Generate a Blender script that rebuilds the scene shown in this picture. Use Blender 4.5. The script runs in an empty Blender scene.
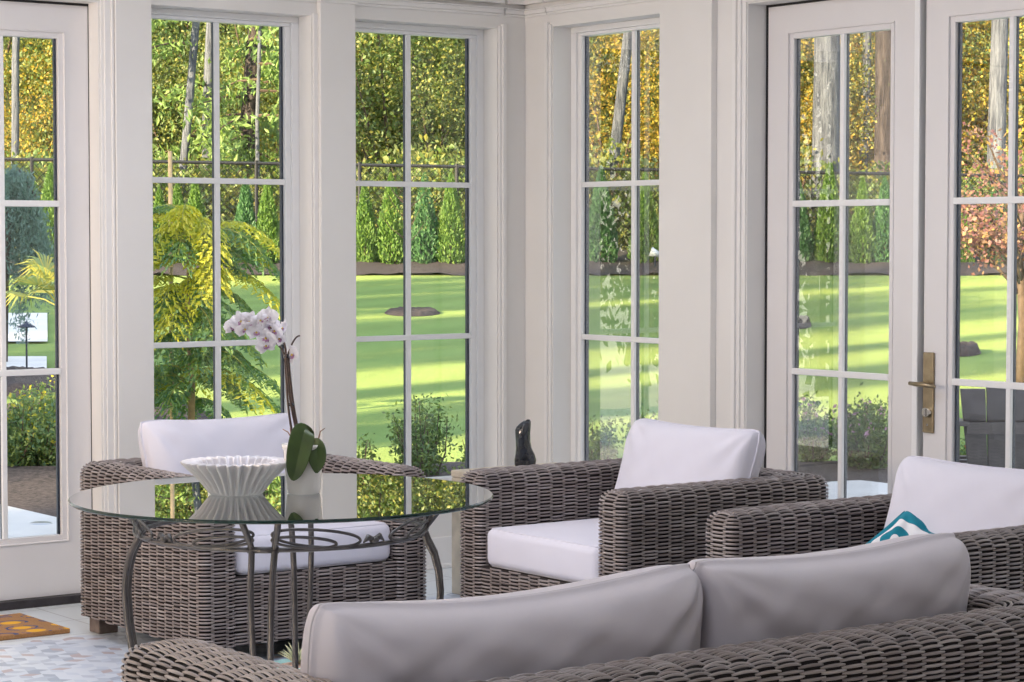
import bpy, math, random
import numpy as np
from mathutils import Vector, Matrix
PI = math.pi
scene = bpy.context.scene
COL = scene.collection
random.seed(7)

# ------------------------------------------------------------------ camera frame (only used to know which way the view runs)
F_PX = 2273.0
PITCH = math.atan(102 / F_PX)
AZ = math.atan(1.3484)
RT = np.array([math.sin(AZ), -math.cos(AZ)])
FW = np.array([math.cos(AZ), math.sin(AZ)])
CAM = np.array([-6.241, -8.3156, 1.47])

def W(px, d):
    """ground position seen in column px at forward distance d"""
    p = CAM[:2] + d * FW + (px - 512) / F_PX * d * RT
    return float(p[0]), float(p[1])

def ground_z(x, y):
    d = (x - CAM[0]) * FW[0] + (y - CAM[1]) * FW[1]
    if d < 13.5: return -0.12
    if d < 44: return -0.12 + (d - 13.5) / 30.5 * 0.86
    if d < 47.5: return 0.74 + (d - 44) / 3.5 * 0.42
    if d < 56: return 1.16 + (d - 47.5) * 0.02
    return 1.33 + (d - 56) * 0.28

# ------------------------------------------------------------------ materials
def new_mat(name):
    m = bpy.data.materials.new(name); m.use_nodes = True
    nt = m.node_tree; nt.nodes.clear()
    return m, nt, nt.nodes, nt.links

def pmat(name, col, rough=0.5, metal=0.0, noise=0.0, nscale=20.0, bump=0.0, bscale=200.0, spec=0.5, sheen=0.0, coat=0.0):
    m, nt, N, L = new_mat(name)
    out = N.new('ShaderNodeOutputMaterial'); b = N.new('ShaderNodeBsdfPrincipled')
    L.new(b.outputs[0], out.inputs[0])
    b.inputs['Base Color'].default_value = (*col, 1)
    b.inputs['Roughness'].default_value = rough
    b.inputs['Metallic'].default_value = metal
    b.inputs['Specular IOR Level'].default_value = spec
    b.inputs['Sheen Weight'].default_value = sheen
    b.inputs['Coat Weight'].default_value = coat
    tc = N.new('ShaderNodeTexCoord')
    if noise:
        n = N.new('ShaderNodeTexNoise'); n.inputs['Scale'].default_value = nscale; n.inputs['Detail'].default_value = 4
        L.new(tc.outputs['Object'], n.inputs['Vector'])
        r = N.new('ShaderNodeValToRGB')
        r.color_ramp.elements[0].position = 0.3; r.color_ramp.elements[1].position = 0.7
        r.color_ramp.elements[0].color = (*[c * (1 - noise) for c in col], 1)
        r.color_ramp.elements[1].color = (*[min(1, c * (1 + noise)) for c in col], 1)
        L.new(n.outputs[0], r.inputs[0]); L.new(r.outputs[0], b.inputs['Base Color'])
    if bump:
        n2 = N.new('ShaderNodeTexNoise'); n2.inputs['Scale'].default_value = bscale; n2.inputs['Detail'].default_value = 3
        L.new(tc.outputs['Object'], n2.inputs['Vector'])
        bp = N.new('ShaderNodeBump'); bp.inputs['Strength'].default_value = bump; bp.inputs['Distance'].default_value = 0.004
        L.new(n2.outputs[0], bp.inputs['Height']); L.new(bp.outputs[0], b.inputs['Normal'])
    return m

def glass_mat(name, ior=1.45, tint=(1, 1, 1), boost=1.0, rough=0.0):
    m, nt, N, L = new_mat(name)
    out = N.new('ShaderNodeOutputMaterial'); mix = N.new('ShaderNodeMixShader')
    fr = N.new('ShaderNodeFresnel'); fr.inputs['IOR'].default_value = ior
    tr = N.new('ShaderNodeBsdfTransparent'); tr.inputs[0].default_value = (*tint, 1)
    gl = N.new('ShaderNodeBsdfGlossy'); gl.inputs['Roughness'].default_value = rough
    # same Fresnel curve on both sides of the sheet
    geo = N.new('ShaderNodeNewGeometry'); mp = N.new('ShaderNodeMath'); mp.operation = 'MULTIPLY'; mp.inputs[1].default_value = boost
    ior_mix = N.new('ShaderNodeMix'); ior_mix.data_type = 'FLOAT'
    ior_mix.inputs[2].default_value = ior; ior_mix.inputs[3].default_value = 1.0 / ior
    L.new(geo.outputs['Backfacing'], ior_mix.inputs[0]); L.new(ior_mix.outputs[0], fr.inputs['IOR'])
    ior_mix.inputs[3].default_value = ior
    L.new(fr.outputs[0], mp.inputs[0])
    cl = N.new('ShaderNodeClamp'); L.new(mp.outputs[0], cl.inputs[0])
    L.new(cl.outputs[0], mix.inputs[0]); L.new(tr.outputs[0], mix.inputs[1]); L.new(gl.outputs[0], mix.inputs[2])
    L.new(mix.outputs[0], out.inputs[0])
    return m

def leaf_mat(name, cols, transl=0.45, rough=0.55, var_scale=0.0, var_col=None):
    """cols: colours spread over the leaves at random"""
    m, nt, N, L = new_mat(name)
    out = N.new('ShaderNodeOutputMaterial')
    geo = N.new('ShaderNodeNewGeometry')
    ramp = N.new('ShaderNodeValToRGB'); ramp.color_ramp.interpolation = 'LINEAR'
    els = ramp.color_ramp.elements
    while len(els) < len(cols): els.new(0.5)
    for i, c in enumerate(cols):
        els[i].position = i / max(1, len(cols) - 1); els[i].color = (*c, 1)
    L.new(geo.outputs['Random Per Island'], ramp.inputs[0])
    colout = ramp.outputs[0]
    if var_scale:
        tc = N.new('ShaderNodeNewGeometry')
        n = N.new('ShaderNodeTexNoise'); n.inputs['Scale'].default_value = var_scale; n.inputs['Detail'].default_value = 2
        L.new(tc.outputs['Position'], n.inputs['Vector'])
        mr = N.new('ShaderNodeMapRange'); mr.inputs[1].default_value = 0.42; mr.inputs[2].default_value = 0.62
        L.new(n.outputs[0], mr.inputs[0])
        mx = N.new('ShaderNodeMix'); mx.data_type = 'RGBA'
        L.new(mr.outputs[0], mx.inputs[0]); L.new(colout, mx.inputs[6]); mx.inputs[7].default_value = (*var_col, 1)
        colout = mx.outputs[2]
    df = N.new('ShaderNodeBsdfDiffuse'); tl = N.new('ShaderNodeBsdfTranslucent'); gl = N.new('ShaderNodeBsdfGlossy')
    gl.inputs['Roughness'].default_value = rough; gl.inputs[0].default_value = (0.9, 0.95, 1, 1)
    L.new(colout, df.inputs[0]); L.new(colout, tl.inputs[0])
    m1 = N.new('ShaderNodeMixShader'); m1.inputs[0].default_value = transl
    L.new(df.outputs[0], m1.inputs[1]); L.new(tl.outputs[0], m1.inputs[2])
    m2 = N.new('ShaderNodeMixShader'); m2.inputs[0].default_value = 0.05
    L.new(m1.outputs[0], m2.inputs[1]); L.new(gl.outputs[0], m2.inputs[2])
    L.new(m2.outputs[0], out.inputs[0])
    return m

M = {}
M['paint'] = pmat('white_paint', (0.80, 0.785, 0.765), 0.45, noise=0.02, nscale=3, bump=0.03, bscale=60)
M['trimpaint'] = pmat('white_trim_paint', (0.83, 0.815, 0.80), 0.32, noise=0.015, nscale=5)
M['doorpaint'] = pmat('door_paint', (0.76, 0.74, 0.74), 0.38, noise=0.02, nscale=4)
M['vinyl'] = pmat('window_frame_white', (0.86, 0.86, 0.86), 0.3)
M['gap'] = pmat('dark_gap_strip', (0.015, 0.014, 0.016), 0.7)  # dark strips filling the gaps round the door leaves
M['spacer'] = pmat('blue_black_spacer', (0.03, 0.045, 0.075), 0.35)
M['glass'] = glass_mat('window_glass', 1.42, (0.985, 0.99, 0.985), 0.38)
M['ceiling'] = pmat('ceiling_white', (0.85, 0.84, 0.82), 0.7)
M['brass'] = pmat('aged_brass', (0.36, 0.29, 0.19), 0.32, 0.9, noise=0.15, nscale=40)
M['chrome'] = pmat('cylinder_metal', (0.6, 0.58, 0.54), 0.2, 1.0)
M['threshold'] = pmat('dark_bronze_threshold', (0.055, 0.05, 0.055), 0.4, 0.4, noise=0.2, nscale=30)
M['iron'] = pmat('wrought_iron', (0.085, 0.078, 0.08), 0.38, 0.55, noise=0.25, nscale=25, bump=0.3, bscale=90)
M['bronze_leg'] = M['iron']
M['cloth'] = pmat('white_outdoor_fabric', (0.66, 0.65, 0.73), 0.85, noise=0.02, nscale=6, bump=0.25, bscale=900, sheen=0.15)
M['cloth_sofa'] = pmat('pale_grey_sofa_fabric', (0.56, 0.525, 0.565), 0.85, noise=0.03, nscale=5, bump=0.25, bscale=900, sheen=0.2)
M['piping'] = pmat('cushion_piping', (0.42, 0.40, 0.42), 0.85)
M['teal'] = pmat('teal_fabric', (0.0, 0.17, 0.24), 0.8, noise=0.15, nscale=30)
M['ceramic'] = pmat('white_matte_ceramic', (0.72, 0.70, 0.72), 0.38, noise=0.02, nscale=20)
M['pot'] = pmat('glazed_white_pot', (0.82, 0.79, 0.77), 0.2, coat=0.3)
M['soil'] = pmat('bark_potting_mix', (0.10, 0.06, 0.035), 0.9, noise=0.5, nscale=60, bump=1.0, bscale=80)
M['orchid_leaf'] = pmat('orchid_leaf_green', (0.030, 0.062, 0.005), 0.45, noise=0.3, nscale=18, coat=0.05)
M['stem'] = pmat('orchid_stem', (0.075, 0.045, 0.035), 0.5, noise=0.3, nscale=60)
M['root'] = pmat('orchid_root', (0.30, 0.17, 0.12), 0.6, noise=0.3, nscale=60)
M['black_gloss'] = pmat('glossy_black_stone', (0.016, 0.020, 0.030), 0.16, noise=0.4, nscale=30, coat=0.5)
M['travertine'] = pmat('cream_travertine', (0.60, 0.53, 0.42), 0.6, noise=0.16, nscale=14, bump=0.2)
M['foot'] = pmat('brown_wood_foot', (0.16, 0.12, 0.10), 0.5, noise=0.3, nscale=30)
M['concrete'] = pmat('pale_concrete', (0.70, 0.69, 0.66), 0.8, noise=0.06, nscale=4, bump=0.4, bscale=60)
M['drive'] = pmat('white_concrete_walk', (0.82, 0.81, 0.78), 0.85, noise=0.08, nscale=3)
M['mulch'] = pmat('dark_bark_mulch', (0.062, 0.048, 0.045), 0.95, noise=0.75, nscale=32, bump=1.0, bscale=25)
M['bark_grey'] = pmat('pale_grey_bark', (0.22, 0.23, 0.27), 0.9, noise=0.35, nscale=6, bump=1.0, bscale=14)
M['bark_brown'] = pmat('brown_fir_bark', (0.14, 0.11, 0.10), 0.95, noise=0.4, nscale=5, bump=1.0, bscale=12)
M['bark_thin'] = pmat('thin_branch_bark', (0.13, 0.09, 0.065), 0.9, noise=0.3, nscale=20)
M['fence'] = pmat('black_vinyl_fence', (0.018, 0.02, 0.025), 0.5)
M['stake'] = pmat('pale_wood_stake', (0.55, 0.42, 0.27), 0.8, noise=0.15, nscale=20)
M['outchair'] = pmat('charcoal_outdoor_slats', (0.10, 0.092, 0.092), 0.4, noise=0.2, nscale=12)
M['lamp_metal'] = pmat('path_light_bronze', (0.035, 0.05, 0.085), 0.4, 0.5)
M['slope'] = pmat('forest_floor', (0.055, 0.06, 0.025), 0.95, noise=0.6, nscale=0.8, bump=1.0, bscale=4)
M['brick'] = pmat('house_siding', (0.6, 0.59, 0.57), 0.8)
M['hill'] = pmat('wooded_slope', (0.035, 0.05, 0.02), 1.0, noise=0.7, nscale=0.6)

def bark_mat(name, dark, light):
    m, nt, N, L = new_mat(name)
    out = N.new('ShaderNodeOutputMaterial'); b = N.new('ShaderNodeBsdfPrincipled'); L.new(b.outputs[0], out.inputs[0]); b.inputs['Roughness'].default_value = 0.95; b.inputs['Specular IOR Level'].default_value = 0.1
    tc = N.new('ShaderNodeTexCoord'); mp = N.new('ShaderNodeMapping'); mp.inputs['Scale'].default_value = (14, 14, 1.6); L.new(tc.outputs['Object'], mp.inputs[0])
    n = N.new('ShaderNodeTexNoise'); n.inputs['Scale'].default_value = 1.0; n.inputs['Detail'].default_value = 6; n.inputs['Roughness'].default_value = 0.7; L.new(mp.outputs[0], n.inputs['Vector'])
    r = N.new('ShaderNodeValToRGB'); r.color_ramp.elements[0].position = 0.38; r.color_ramp.elements[1].position = 0.62
    r.color_ramp.elements[0].color = (*dark, 1); r.color_ramp.elements[1].color = (*light, 1); L.new(n.outputs[0], r.inputs[0]); L.new(r.outputs[0], b.inputs['Base Color'])
    bp = N.new('ShaderNodeBump'); bp.inputs['Strength'].default_value = 1.0; bp.inputs['Distance'].default_value = 0.08; L.new(n.outputs[0], bp.inputs['Height']); L.new(bp.outputs[0], b.inputs['Normal'])
    return m
M['bark_grey'] = bark_mat('pale_grey_bark', (0.09, 0.10, 0.13), (0.27, 0.29, 0.34)); M['bark_brown'] = bark_mat('brown_fir_bark', (0.045, 0.038, 0.038), (0.15, 0.125, 0.12))

def wicker_mat(name, cols, rough=0.36):
    m, nt, N, L = new_mat(name)
    out = N.new('ShaderNodeOutputMaterial'); b = N.new('ShaderNodeBsdfPrincipled')
    L.new(b.outputs[0], out.inputs[0])
    geo = N.new('ShaderNodeNewGeometry'); r = N.new('ShaderNodeValToRGB')
    els = r.color_ramp.elements
    while len(els) < len(cols): els.new(0.5)
    for i, c in enumerate(cols): els[i].position = i / (len(cols) - 1); els[i].color = (*c, 1)
    L.new(geo.outputs['Random Per Island'], r.inputs[0])
    tc = N.new('ShaderNodeTexCoord'); mp = N.new('ShaderNodeMapping'); mp.inputs['Scale'].default_value = (30, 30, 900)
    n = N.new('ShaderNodeTexNoise'); n.inputs['Scale'].default_value = 1.0; n.inputs['Detail'].default_value = 2
    L.new(tc.outputs['Object'], mp.inputs[0]); L.new(mp.outputs[0], n.inputs['Vector'])
    mr = N.new('ShaderNodeMapRange'); mr.inputs[3].default_value = 0.72; mr.inputs[4].default_value = 1.25
    L.new(n.outputs[0], mr.inputs[0])
    mx = N.new('ShaderNodeMix'); mx.data_type = 'RGBA'; mx.blend_type = 'MULTIPLY'; mx.inputs[0].default_value = 1
    L.new(r.outputs[0], mx.inputs[6]); L.new(mr.outputs[0], mx.inputs[7]); L.new(mx.outputs[2], b.inputs['Base Color'])
    b.inputs['Roughness'].default_value = rough; b.inputs['Specular IOR Level'].default_value = 0.6
    return m
M['wicker'] = wicker_mat('grey_brown_wicker', [(0.155, 0.125, 0.118), (0.265, 0.22, 0.205), (0.20, 0.168, 0.16), (0.35, 0.305, 0.29)])
M['wicker_dark'] = pmat('wicker_gap_backing', (0.014, 0.010, 0.009), 0.9)  # near-black, shade between the strands put into the colour

# ------------------------------------------------------------------ mesh helpers
class MB:
    def __init__(s): s.v = []; s.f = []; s.m = []
    def add(s, vs, fs, mi=0):
        o = len(s.v); s.v += [tuple(map(float, p)) for p in vs]
        for f in fs: s.f.append(tuple(i + o for i in f)); s.m.append(mi)
    def box(s, a, b, mi=0):
        x0, y0, z0 = [min(a[i], b[i]) for i in range(3)]; x1, y1, z1 = [max(a[i], b[i]) for i in range(3)]
        s.add([(x0,y0,z0),(x1,y0,z0),(x1,y1,z0),(x0,y1,z0),(x0,y0,z1),(x1,y0,z1),(x1,y1,z1),(x0,y1,z1)],
              [(0,3,2,1),(4,5,6,7),(0,1,5,4),(1,2,6,5),(2,3,7,6),(3,0,4,7)], mi)
    def tube(s, pts, r, n=8, mi=0, closed=False, flat=1.0):
        pts = [Vector(p) for p in pts]; k = len(pts)
        rs = r if isinstance(r, (list, tuple)) else [r] * k
        up = Vector((0, 0, 1)); rings = []; prev = None
        for i, p in enumerate(pts):
            if closed: t = pts[(i + 1) % k] - pts[i - 1]
            else: t = pts[min(i + 1, k - 1)] - pts[max(i - 1, 0)]
            if t.length < 1e-9: t = Vector((0, 0, 1))
            t.normalize()
            if prev is None:
                a = up if abs(t.z) < 0.95 else Vector((1, 0, 0)); side = t.cross(a).normalized()
            else:
                side = (prev - t * prev.dot(t))
                side = side.normalized() if side.length > 1e-6 else t.cross(up).normalized()
            prev = side; u2 = side.cross(t)
            rings.append([p + (side * math.cos(2*PI*j/n) + u2 * math.sin(2*PI*j/n) * flat) * rs[i] for j in range(n)])
        vs = [q for R in rings for q in R]; fs = []
        for i in range(k if closed else k - 1):
            a = i * n; b = ((i + 1) % k) * n
            for j in range(n): fs.append((a + j, a + (j+1) % n, b + (j+1) % n, b + j))
        if not closed:
            fs.append(tuple(reversed(range(n)))); fs.append(tuple((k-1)*n + j for j in range(n)))
        s.add(vs, fs, mi)
    def lathe(s, prof, n=48, c=(0,0,0), mi=0, rad=None):
        vs = []; fs = []
        for i, (r, z) in enumerate(prof):
            for j in range(n):
                a = 2*PI*j/n; rr = r if rad is None else rad(r, z, a)
                vs.append((c[0] + rr*math.cos(a), c[1] + rr*math.sin(a), c[2] + z))
        for i in range(len(prof) - 1):
            for j in range(n): fs.append((i*n + j, i*n + (j+1) % n, (i+1)*n + (j+1) % n, (i+1)*n + j))
        s.add(vs, fs, mi)
    def prism(s, poly, z0, z1, mi=0):
        n = len(poly)
        s.add([(x, y, z0) for x, y in poly] + [(x, y, z1) for x, y in poly],
              [tuple(reversed(range(n))), tuple(range(n, 2*n))] + [(i, (i+1) % n, n + (i+1) % n, n + i) for i in range(n)], mi)
    def grid(s, fn, nu, nv, mi=0, closed_u=False):
        vs = [fn(i / (nu if closed_u else nu - 1), j / (nv - 1)) for j in range(nv) for i in range(nu)]
        fs = []
        for j in range(nv - 1):
            for i in range(nu if closed_u else nu - 1):
                i2 = (i + 1) % nu; fs.append((j*nu + i, j*nu + i2, (j+1)*nu + i2, (j+1)*nu + i))
        s.add(vs, fs, mi)
    def build(s, name, mats, parent=None, smooth=False, bevel=0.0, fix=True):
        me = bpy.data.meshes.new(name); me.from_pydata(s.v, [], s.f)
        if not isinstance(mats, (list, tuple)): mats = [mats]
        for m in mats: me.materials.append(m)
        me.polygons.foreach_set('material_index', s.m)
        if fix:
            import bmesh
            bm = bmesh.new(); bm.from_mesh(me); bmesh.ops.recalc_face_normals(bm, faces=bm.faces); bm.to_mesh(me); bm.free()
        me.polygons.foreach_set('use_smooth', [smooth] * len(me.polygons))
        me.update()
        o = bpy.data.objects.new(name, me); COL.objects.link(o)
        if parent: o.parent = parent
        if bevel:
            bv = o.modifiers.new('bevel', 'BEVEL'); bv.width = bevel; bv.segments = 2; bv.limit_method = 'ANGLE'; bv.angle_limit = 0.7
        return o

def np_mesh(name, V, Fq, mats, parent=None, mi=None, smooth=False):
    """quads from numpy arrays"""
    V = np.asarray(V, np.float32).reshape(-1, 3); Fq = np.asarray(Fq, np.int32).reshape(-1, 4)
    me = bpy.data.meshes.new(name)
    me.vertices.add(len(V)); me.vertices.foreach_set('co', V.ravel())
    me.loops.add(Fq.size); me.loops.foreach_set('vertex_index', Fq.ravel())
    me.polygons.add(len(Fq)); me.polygons.foreach_set('loop_start', np.arange(0, Fq.size, 4, dtype=np.int32))
    if not isinstance(mats, (list, tuple)): mats = [mats]
    for m in mats: me.materials.append(m)
    if mi is not None: me.polygons.foreach_set('material_index', np.asarray(mi, np.int32))
    me.polygons.foreach_set('use_smooth', [smooth] * len(Fq))
    me.update(calc_edges=True); me.validate()
    o = bpy.data.objects.new(name, me); COL.objects.link(o)
    if parent: o.parent = parent
    return o

def tag(o, label=None, cat=None, group=None, kind=None):
    if label: o['label'] = label
    if cat: o['category'] = cat
    if group: o['group'] = group
    if kind: o['kind'] = kind
    return o

def thing(name, label, cat, loc=(0, 0, 0), rz=0.0, group=None):
    o = bpy.data.objects.new(name, None); COL.objects.link(o)
    o.location = loc; o.rotation_euler = (0, 0, rz); o.empty_display_size = 0.1
    return tag(o, label, cat, group)

def dup(root, loc, rz, label, group=None, scale=None):
    def cp(o, par):
        c = o.copy(); COL.objects.link(c)
        if par: c.parent = par
        for ch in list(kids.get(o.name, [])): cp(ch, c)
        return c
    kids = {}
    def walk(o):
        kids[o.name] = list(o.children)
        for ch in o.children: walk(ch)
    walk(root)
    c = cp(root, None); c.location = loc; c.rotation_euler = (0, 0, rz); c['label'] = label
    if scale: c.scale = scale if isinstance(scale, tuple) else (scale,) * 3
    if group: c['group'] = group
    return c

def struct(o, label=None):
    o['kind'] = 'structure'
    if label: o['label'] = label
    return o

# ================================================================== ROOM SHELL
# corner of the room at the origin; the left wall runs along y=0, the right wall along x=0
def swap(right, u, d, z): return (d, u, z) if right else (u, d, z)

class WB(MB):
    def __init__(s, right): super().__init__(); s.r = right
    def wbox(s, u0, u1, d0, d1, z0, z1, mi=0): s.box(swap(s.r, u0, d0, z0), swap(s.r, u1, d1, z1), mi)

HEAD = 2.42
def window(right, idx, u0, u1, mc, label):
    """u0<u1 opening; frame recessed 0.11; two columns, four rows"""
    root = bpy.data.objects.new('window_%d' % idx, None); COL.objects.link(root)
    struct(root, label)
    sill = 0.33; fr = WB(right)
    df0, df1 = 0.10, 0.17
    fw = 0.035
    # frame (outer step) and sash (inner step)
    for (a, b, c, d) in ((u0, u0+fw, sill+fw, HEAD-0.026), (u1-fw, u1, sill+fw, HEAD-0.026), (u0, u1, sill, sill+fw), (u0, u1, HEAD-0.026, HEAD)):
        fr.wbox(a, b, df0, df1, c, d)
    fr.build('window_frame', M['vinyl'], root, bevel=0.003)
    sa = WB(right); g0, g1 = u0+fw, u1-fw; zb, zt = sill+fw, HEAD-0.026; sw = 0.026
    for (a, b, c, d) in ((g0, g0+sw, zb+sw, zt-sw*0.6), (g1-sw, g1, zb+sw, zt-sw*0.6), (g0, g1, zb, zb+sw), (g0, g1, zt-sw*0.6, zt)):
        sa.wbox(a, b, df0+0.012, df1-0.01, c, d)
    sa.build('sash', M['vinyl'], root, bevel=0.003)
    mu = WB(right); b0, b1 = zb+sw, zt-sw*0.6
    mu.wbox(mc-0.012, mc+0.012, 0.118, 0.132, b0, b1)
    for z in (1.714, 1.029): mu.wbox(g0+sw, g1-sw, 0.117, 0.131, z-0.012, z+0.012)
    mu.build('muntins', M['vinyl'], root, bevel=0.003)
    # dark spacer bars between the two glass layers
    sp = WB(right)
    sp.wbox(mc-0.010, mc+0.010, 0.136, 0.150, b0, b1)
    for (a, b) in ((g0+sw-0.001, g0+sw+0.008), (g1-sw-0.008, g1-sw+0.001)): sp.wbox(a, b, 0.134, 0.152, b0, b1)
    sp.build('spacer', M['spacer'], root)
    ex = WB(right)
    for z in (1.714, 1.029): ex.wbox(g0+sw, g1-sw, 0.158, 0.17, z-0.009, z+0.009)
    ex.build('outer_muntins', M['vinyl'], root)
    gl = WB(right); gl.v = []; gl.wbox(g0+sw, g1-sw, 0.1335, 0.1345, b0, b1)
    gl.build('glass', M['glass'], root)
    st = WB(right); st.wbox(u0, u1, -0.012, 0.10, sill-0.02, sill)
    st.build('sill_board', M['trimpaint'], root, bevel=0.004)
    return root

window(False, 1, -1.909, -1.138, -1.527, 'tall white window with the feathery green tree outside')
window(False, 2, -0.933, -0.159, -0.559, 'tall white window just left of the corner')
window(True, 3, -0.980, -0.21, -0.628, 'tall white window just right of the corner')

def wall_panels(right, name, pieces, mat='paint'):
    w = WB(right)
    for p in pieces: w.wbox(*p)
    return struct(w.build(name, M[mat]))

TOPZ = 3.0
DOOR_L0, DOOR_L1 = -4.03, -2.132       # left french door opening
DR0, DR1 = -3.22, -1.495               # right french door opening
DHEAD = 2.415
# left wall: solid body between the openings, 0.2 thick
wall_panels(False, 'wall_left', [
    (-7.3, DOOR_L0, 0, 0.2, 0, TOPZ), (DOOR_L0, DOOR_L1, 0, 0.2, DHEAD, TOPZ),
    (DOOR_L1, -1.909, 0, 0.2, 0, TOPZ),
    (-1.909, -1.138, 0, 0.2, 0, 0.31), (-1.909, -1.138, 0, 0.2, HEAD, TOPZ),
    (-1.138, -0.933, 0, 0.2, 0, TOPZ),
    (-0.933, -0.159, 0, 0.2, 0, 0.31), (-0.933, -0.159, 0, 0.2, HEAD, TOPZ),
    (-0.159, 0.2, 0, 0.2, 0, TOPZ)])
wall_panels(True, 'wall_right', [
    (-0.21, 0.0, 0, 0.2, 0, TOPZ),
    (-0.98, -0.21, 0, 0.2, 0, 0.31), (-0.98, -0.21, 0, 0.2, HEAD, TOPZ),
    (DR1, -0.98, 0, 0.2, 0, TOPZ),
    (DR0, DR1, 0, 0.2, DHEAD, TOPZ), (-4.5, DR0, 0, 0.2, 0, TOPZ),
    (-6.2, -4.5, 0, 0.2, 0, 0.5), (-6.2, -4.5, 0, 0.2, 2.42, TOPZ), (-9.6, -6.2, 0, 0.2, 0, TOPZ)])
# pilasters and casings
def pilaster(right, name, u0, u1):
    w = WB(right)
    w.wbox(u0, u1, -0.032, 0.0, 0, TOPZ)
    w.wbox(u0-0.012, u1+0.012, -0.05, 0.0, 0, 0.16)
    return struct(w.build(name, M['paint'], bevel=0.003))
pilaster(False, 'trim_1', -2.072, -1.91)
pilaster(False, 'trim_2', -1.111, -0.934)
pilaster(True, 'trim_3', -1.31, -0.981)
def casing(right, name, strips):
    w = WB(right)
    for (u0, u1, d, z0, z1) in strips: w.wbox(u0, u1, -d, 0, z0, z1)
    return struct(w.build(name, M['trimpaint'], bevel=0.002))
casing(False, 'trim_4', [(-2.125, -2.112, 0.008, 0, 2.43), (-2.112, -2.085, 0.016, 0, 2.44), (-2.085, -2.0745, 0.024, 0, 2.44),
                         (DOOR_L0, -2.112, 0.012, 2.425, 2.44), (DOOR_L0, -2.0745, 0.022, 2.44, 2.50),
                         (DOOR_L0-0.06, DOOR_L0-0.01, 0.016, 0, 2.44)])
casing(False, 'trim_5', [(-1.132, -1.1115, 0.012, 0.31, 2.43)])
casing(False, 'trim_6', [(-0.152, -0.138, 0.010, 0.0, 2.43), (-0.138, -0.118, 0.020, 0, 2.44)])
casing(True, 'trim_7', [(-0.188, -0.168, 0.020, 0.0, 2.44), (-0.204, -0.188, 0.010, 0, 2.43)])
casing(True, 'trim_8', [(-1.49, -1.468, 0.008, 0, 2.43), (-1.468, -1.448, 0.016, 0, 2.44), (-1.448, -1.427, 0.026, 0, 2.45),
                        (DR0, -1.468, 0.012, 2.422, 2.44), (DR0, -1.427, 0.024, 2.44, 2.50)])
# moulded frieze above the windows, stepping out towards the ceiling
def frieze(right, name, u0, u1, extra=0.0):
    w = WB(right)
    prof = [(2.475, 2.486, 0.014), (2.486, 2.505, 0.022), (2.505, 2.512, 0.030), (2.53, 2.55, 0.036), (2.55, 2.62, 0.028), (2.62, 2.66, 0.05), (2.66, 2.75, 0.065), (2.75, 2.82, 0.09)]
    for z0, z1, d in prof: w.wbox(u0, u1, -d-extra, 0, z0, z1)
    return struct(w.build(name, M['trimpaint'], bevel=0.0025))
frieze(False, 'trim_9', -1.905, -1.1175)
frieze(False, 'trim_10', -0.928, -0.1385)
frieze(True, 'trim_11', -0.975, -0.185)
frieze(False, 'trim_12', -1.117, -0.9285, 0.030)
# frieze returns in the corner
frieze(False, 'trim_13', -0.116, -0.0, -0.008)
frieze(True, 'trim_14', -0.166, -0.0, -0.008)
# narrow quirk line in the corner
# baseboards
for nm, r, a, b in (('baseboard_left', False, -0.92, -0.155), ('baseboard_right', True, -0.968, -0.205)):
    w = WB(r); w.wbox(a+0.0, b, -0.014, 0, 0, 0.14); w.wbox(a, b, -0.02, 0, 0, 0.02); struct(w.build(nm, M['trimpaint'], bevel=0.003))

# ---- french doors
def door_leaf(right, idx, u0, u1, g0, g1, mc, d0, label, glass_z=(0.279, 2.27), z=(0.036, 2.405)):
    root = bpy.data.objects.new('door_%d' % idx, None); COL.objects.link(root); struct(root, label)
    z0, z1 = z; gb, gt = glass_z; t = 0.045
    lf = WB(right)
    lf.wbox(u0, g0-0.026, d0, d0+t, z0, z1); lf.wbox(g1+0.026, u1, d0, d0+t, z0, z1)
    lf.wbox(g0-0.026, g1+0.026, d0, d0+t, z0, gb-0.026); lf.wbox(g0-0.026, g1+0.026, d0, d0+t, gt+0.026, z1)
    lf.build('door_slab', M['doorpaint'], root)
    md = WB(right)
    for (a, b, c, e) in ((g0-0.026, g0, gb-0.026, gt+0.026), (g1, g1+0.026, gb-0.026, gt+0.026), (g0, g1, gb-0.026, gb), (g0, g1, gt, gt+0.026)):
        md.wbox(a, b, d0+0.006, d0+t, c, e)
    for (a, b, c, e) in ((g0-0.028, g0-0.022, gb-0.028, gt+0.028), (g1+0.022, g1+0.028, gb-0.028, gt+0.028), (g0-0.028, g1+0.028, gb-0.028, gb-0.022), (g0-0.028, g1+0.028, gt+0.022, gt+0.028)):
        md.wbox(a, b, d0-0.004, d0+t, c, e)
    md.build('glazing_bead', M['doorpaint'], root, bevel=0.002)
    mu = WB(right)
    mu.wbox(mc-0.011, mc+0.011, d0+0.004, d0+0.02, gb, gt)
    for zz in (1.611, 0.939): mu.wbox(g0, g1, d0+0.003, d0+0.019, zz-0.0125, zz+0.0125)
    mu.build('muntins', M['vinyl'], root, bevel=0.003)
    sp = WB(right)
    sp.wbox(mc-0.009, mc+0.009, d0+0.024, d0+0.036, gb, gt)
    sp.wbox(g0-0.001, g0+0.010, d0+0.024, d0+0.036, gb, gt); sp.wbox(g1-0.010, g1+0.001, d0+0.024, d0+0.036, gb, gt)
    sp.build('spacer', M['spacer'], root)
    gl = WB(right); gl.wbox(g0, g1, d0+0.0215, d0+0.0225, gb, gt); gl.build('glass', M['glass'], root)
    return root

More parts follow.
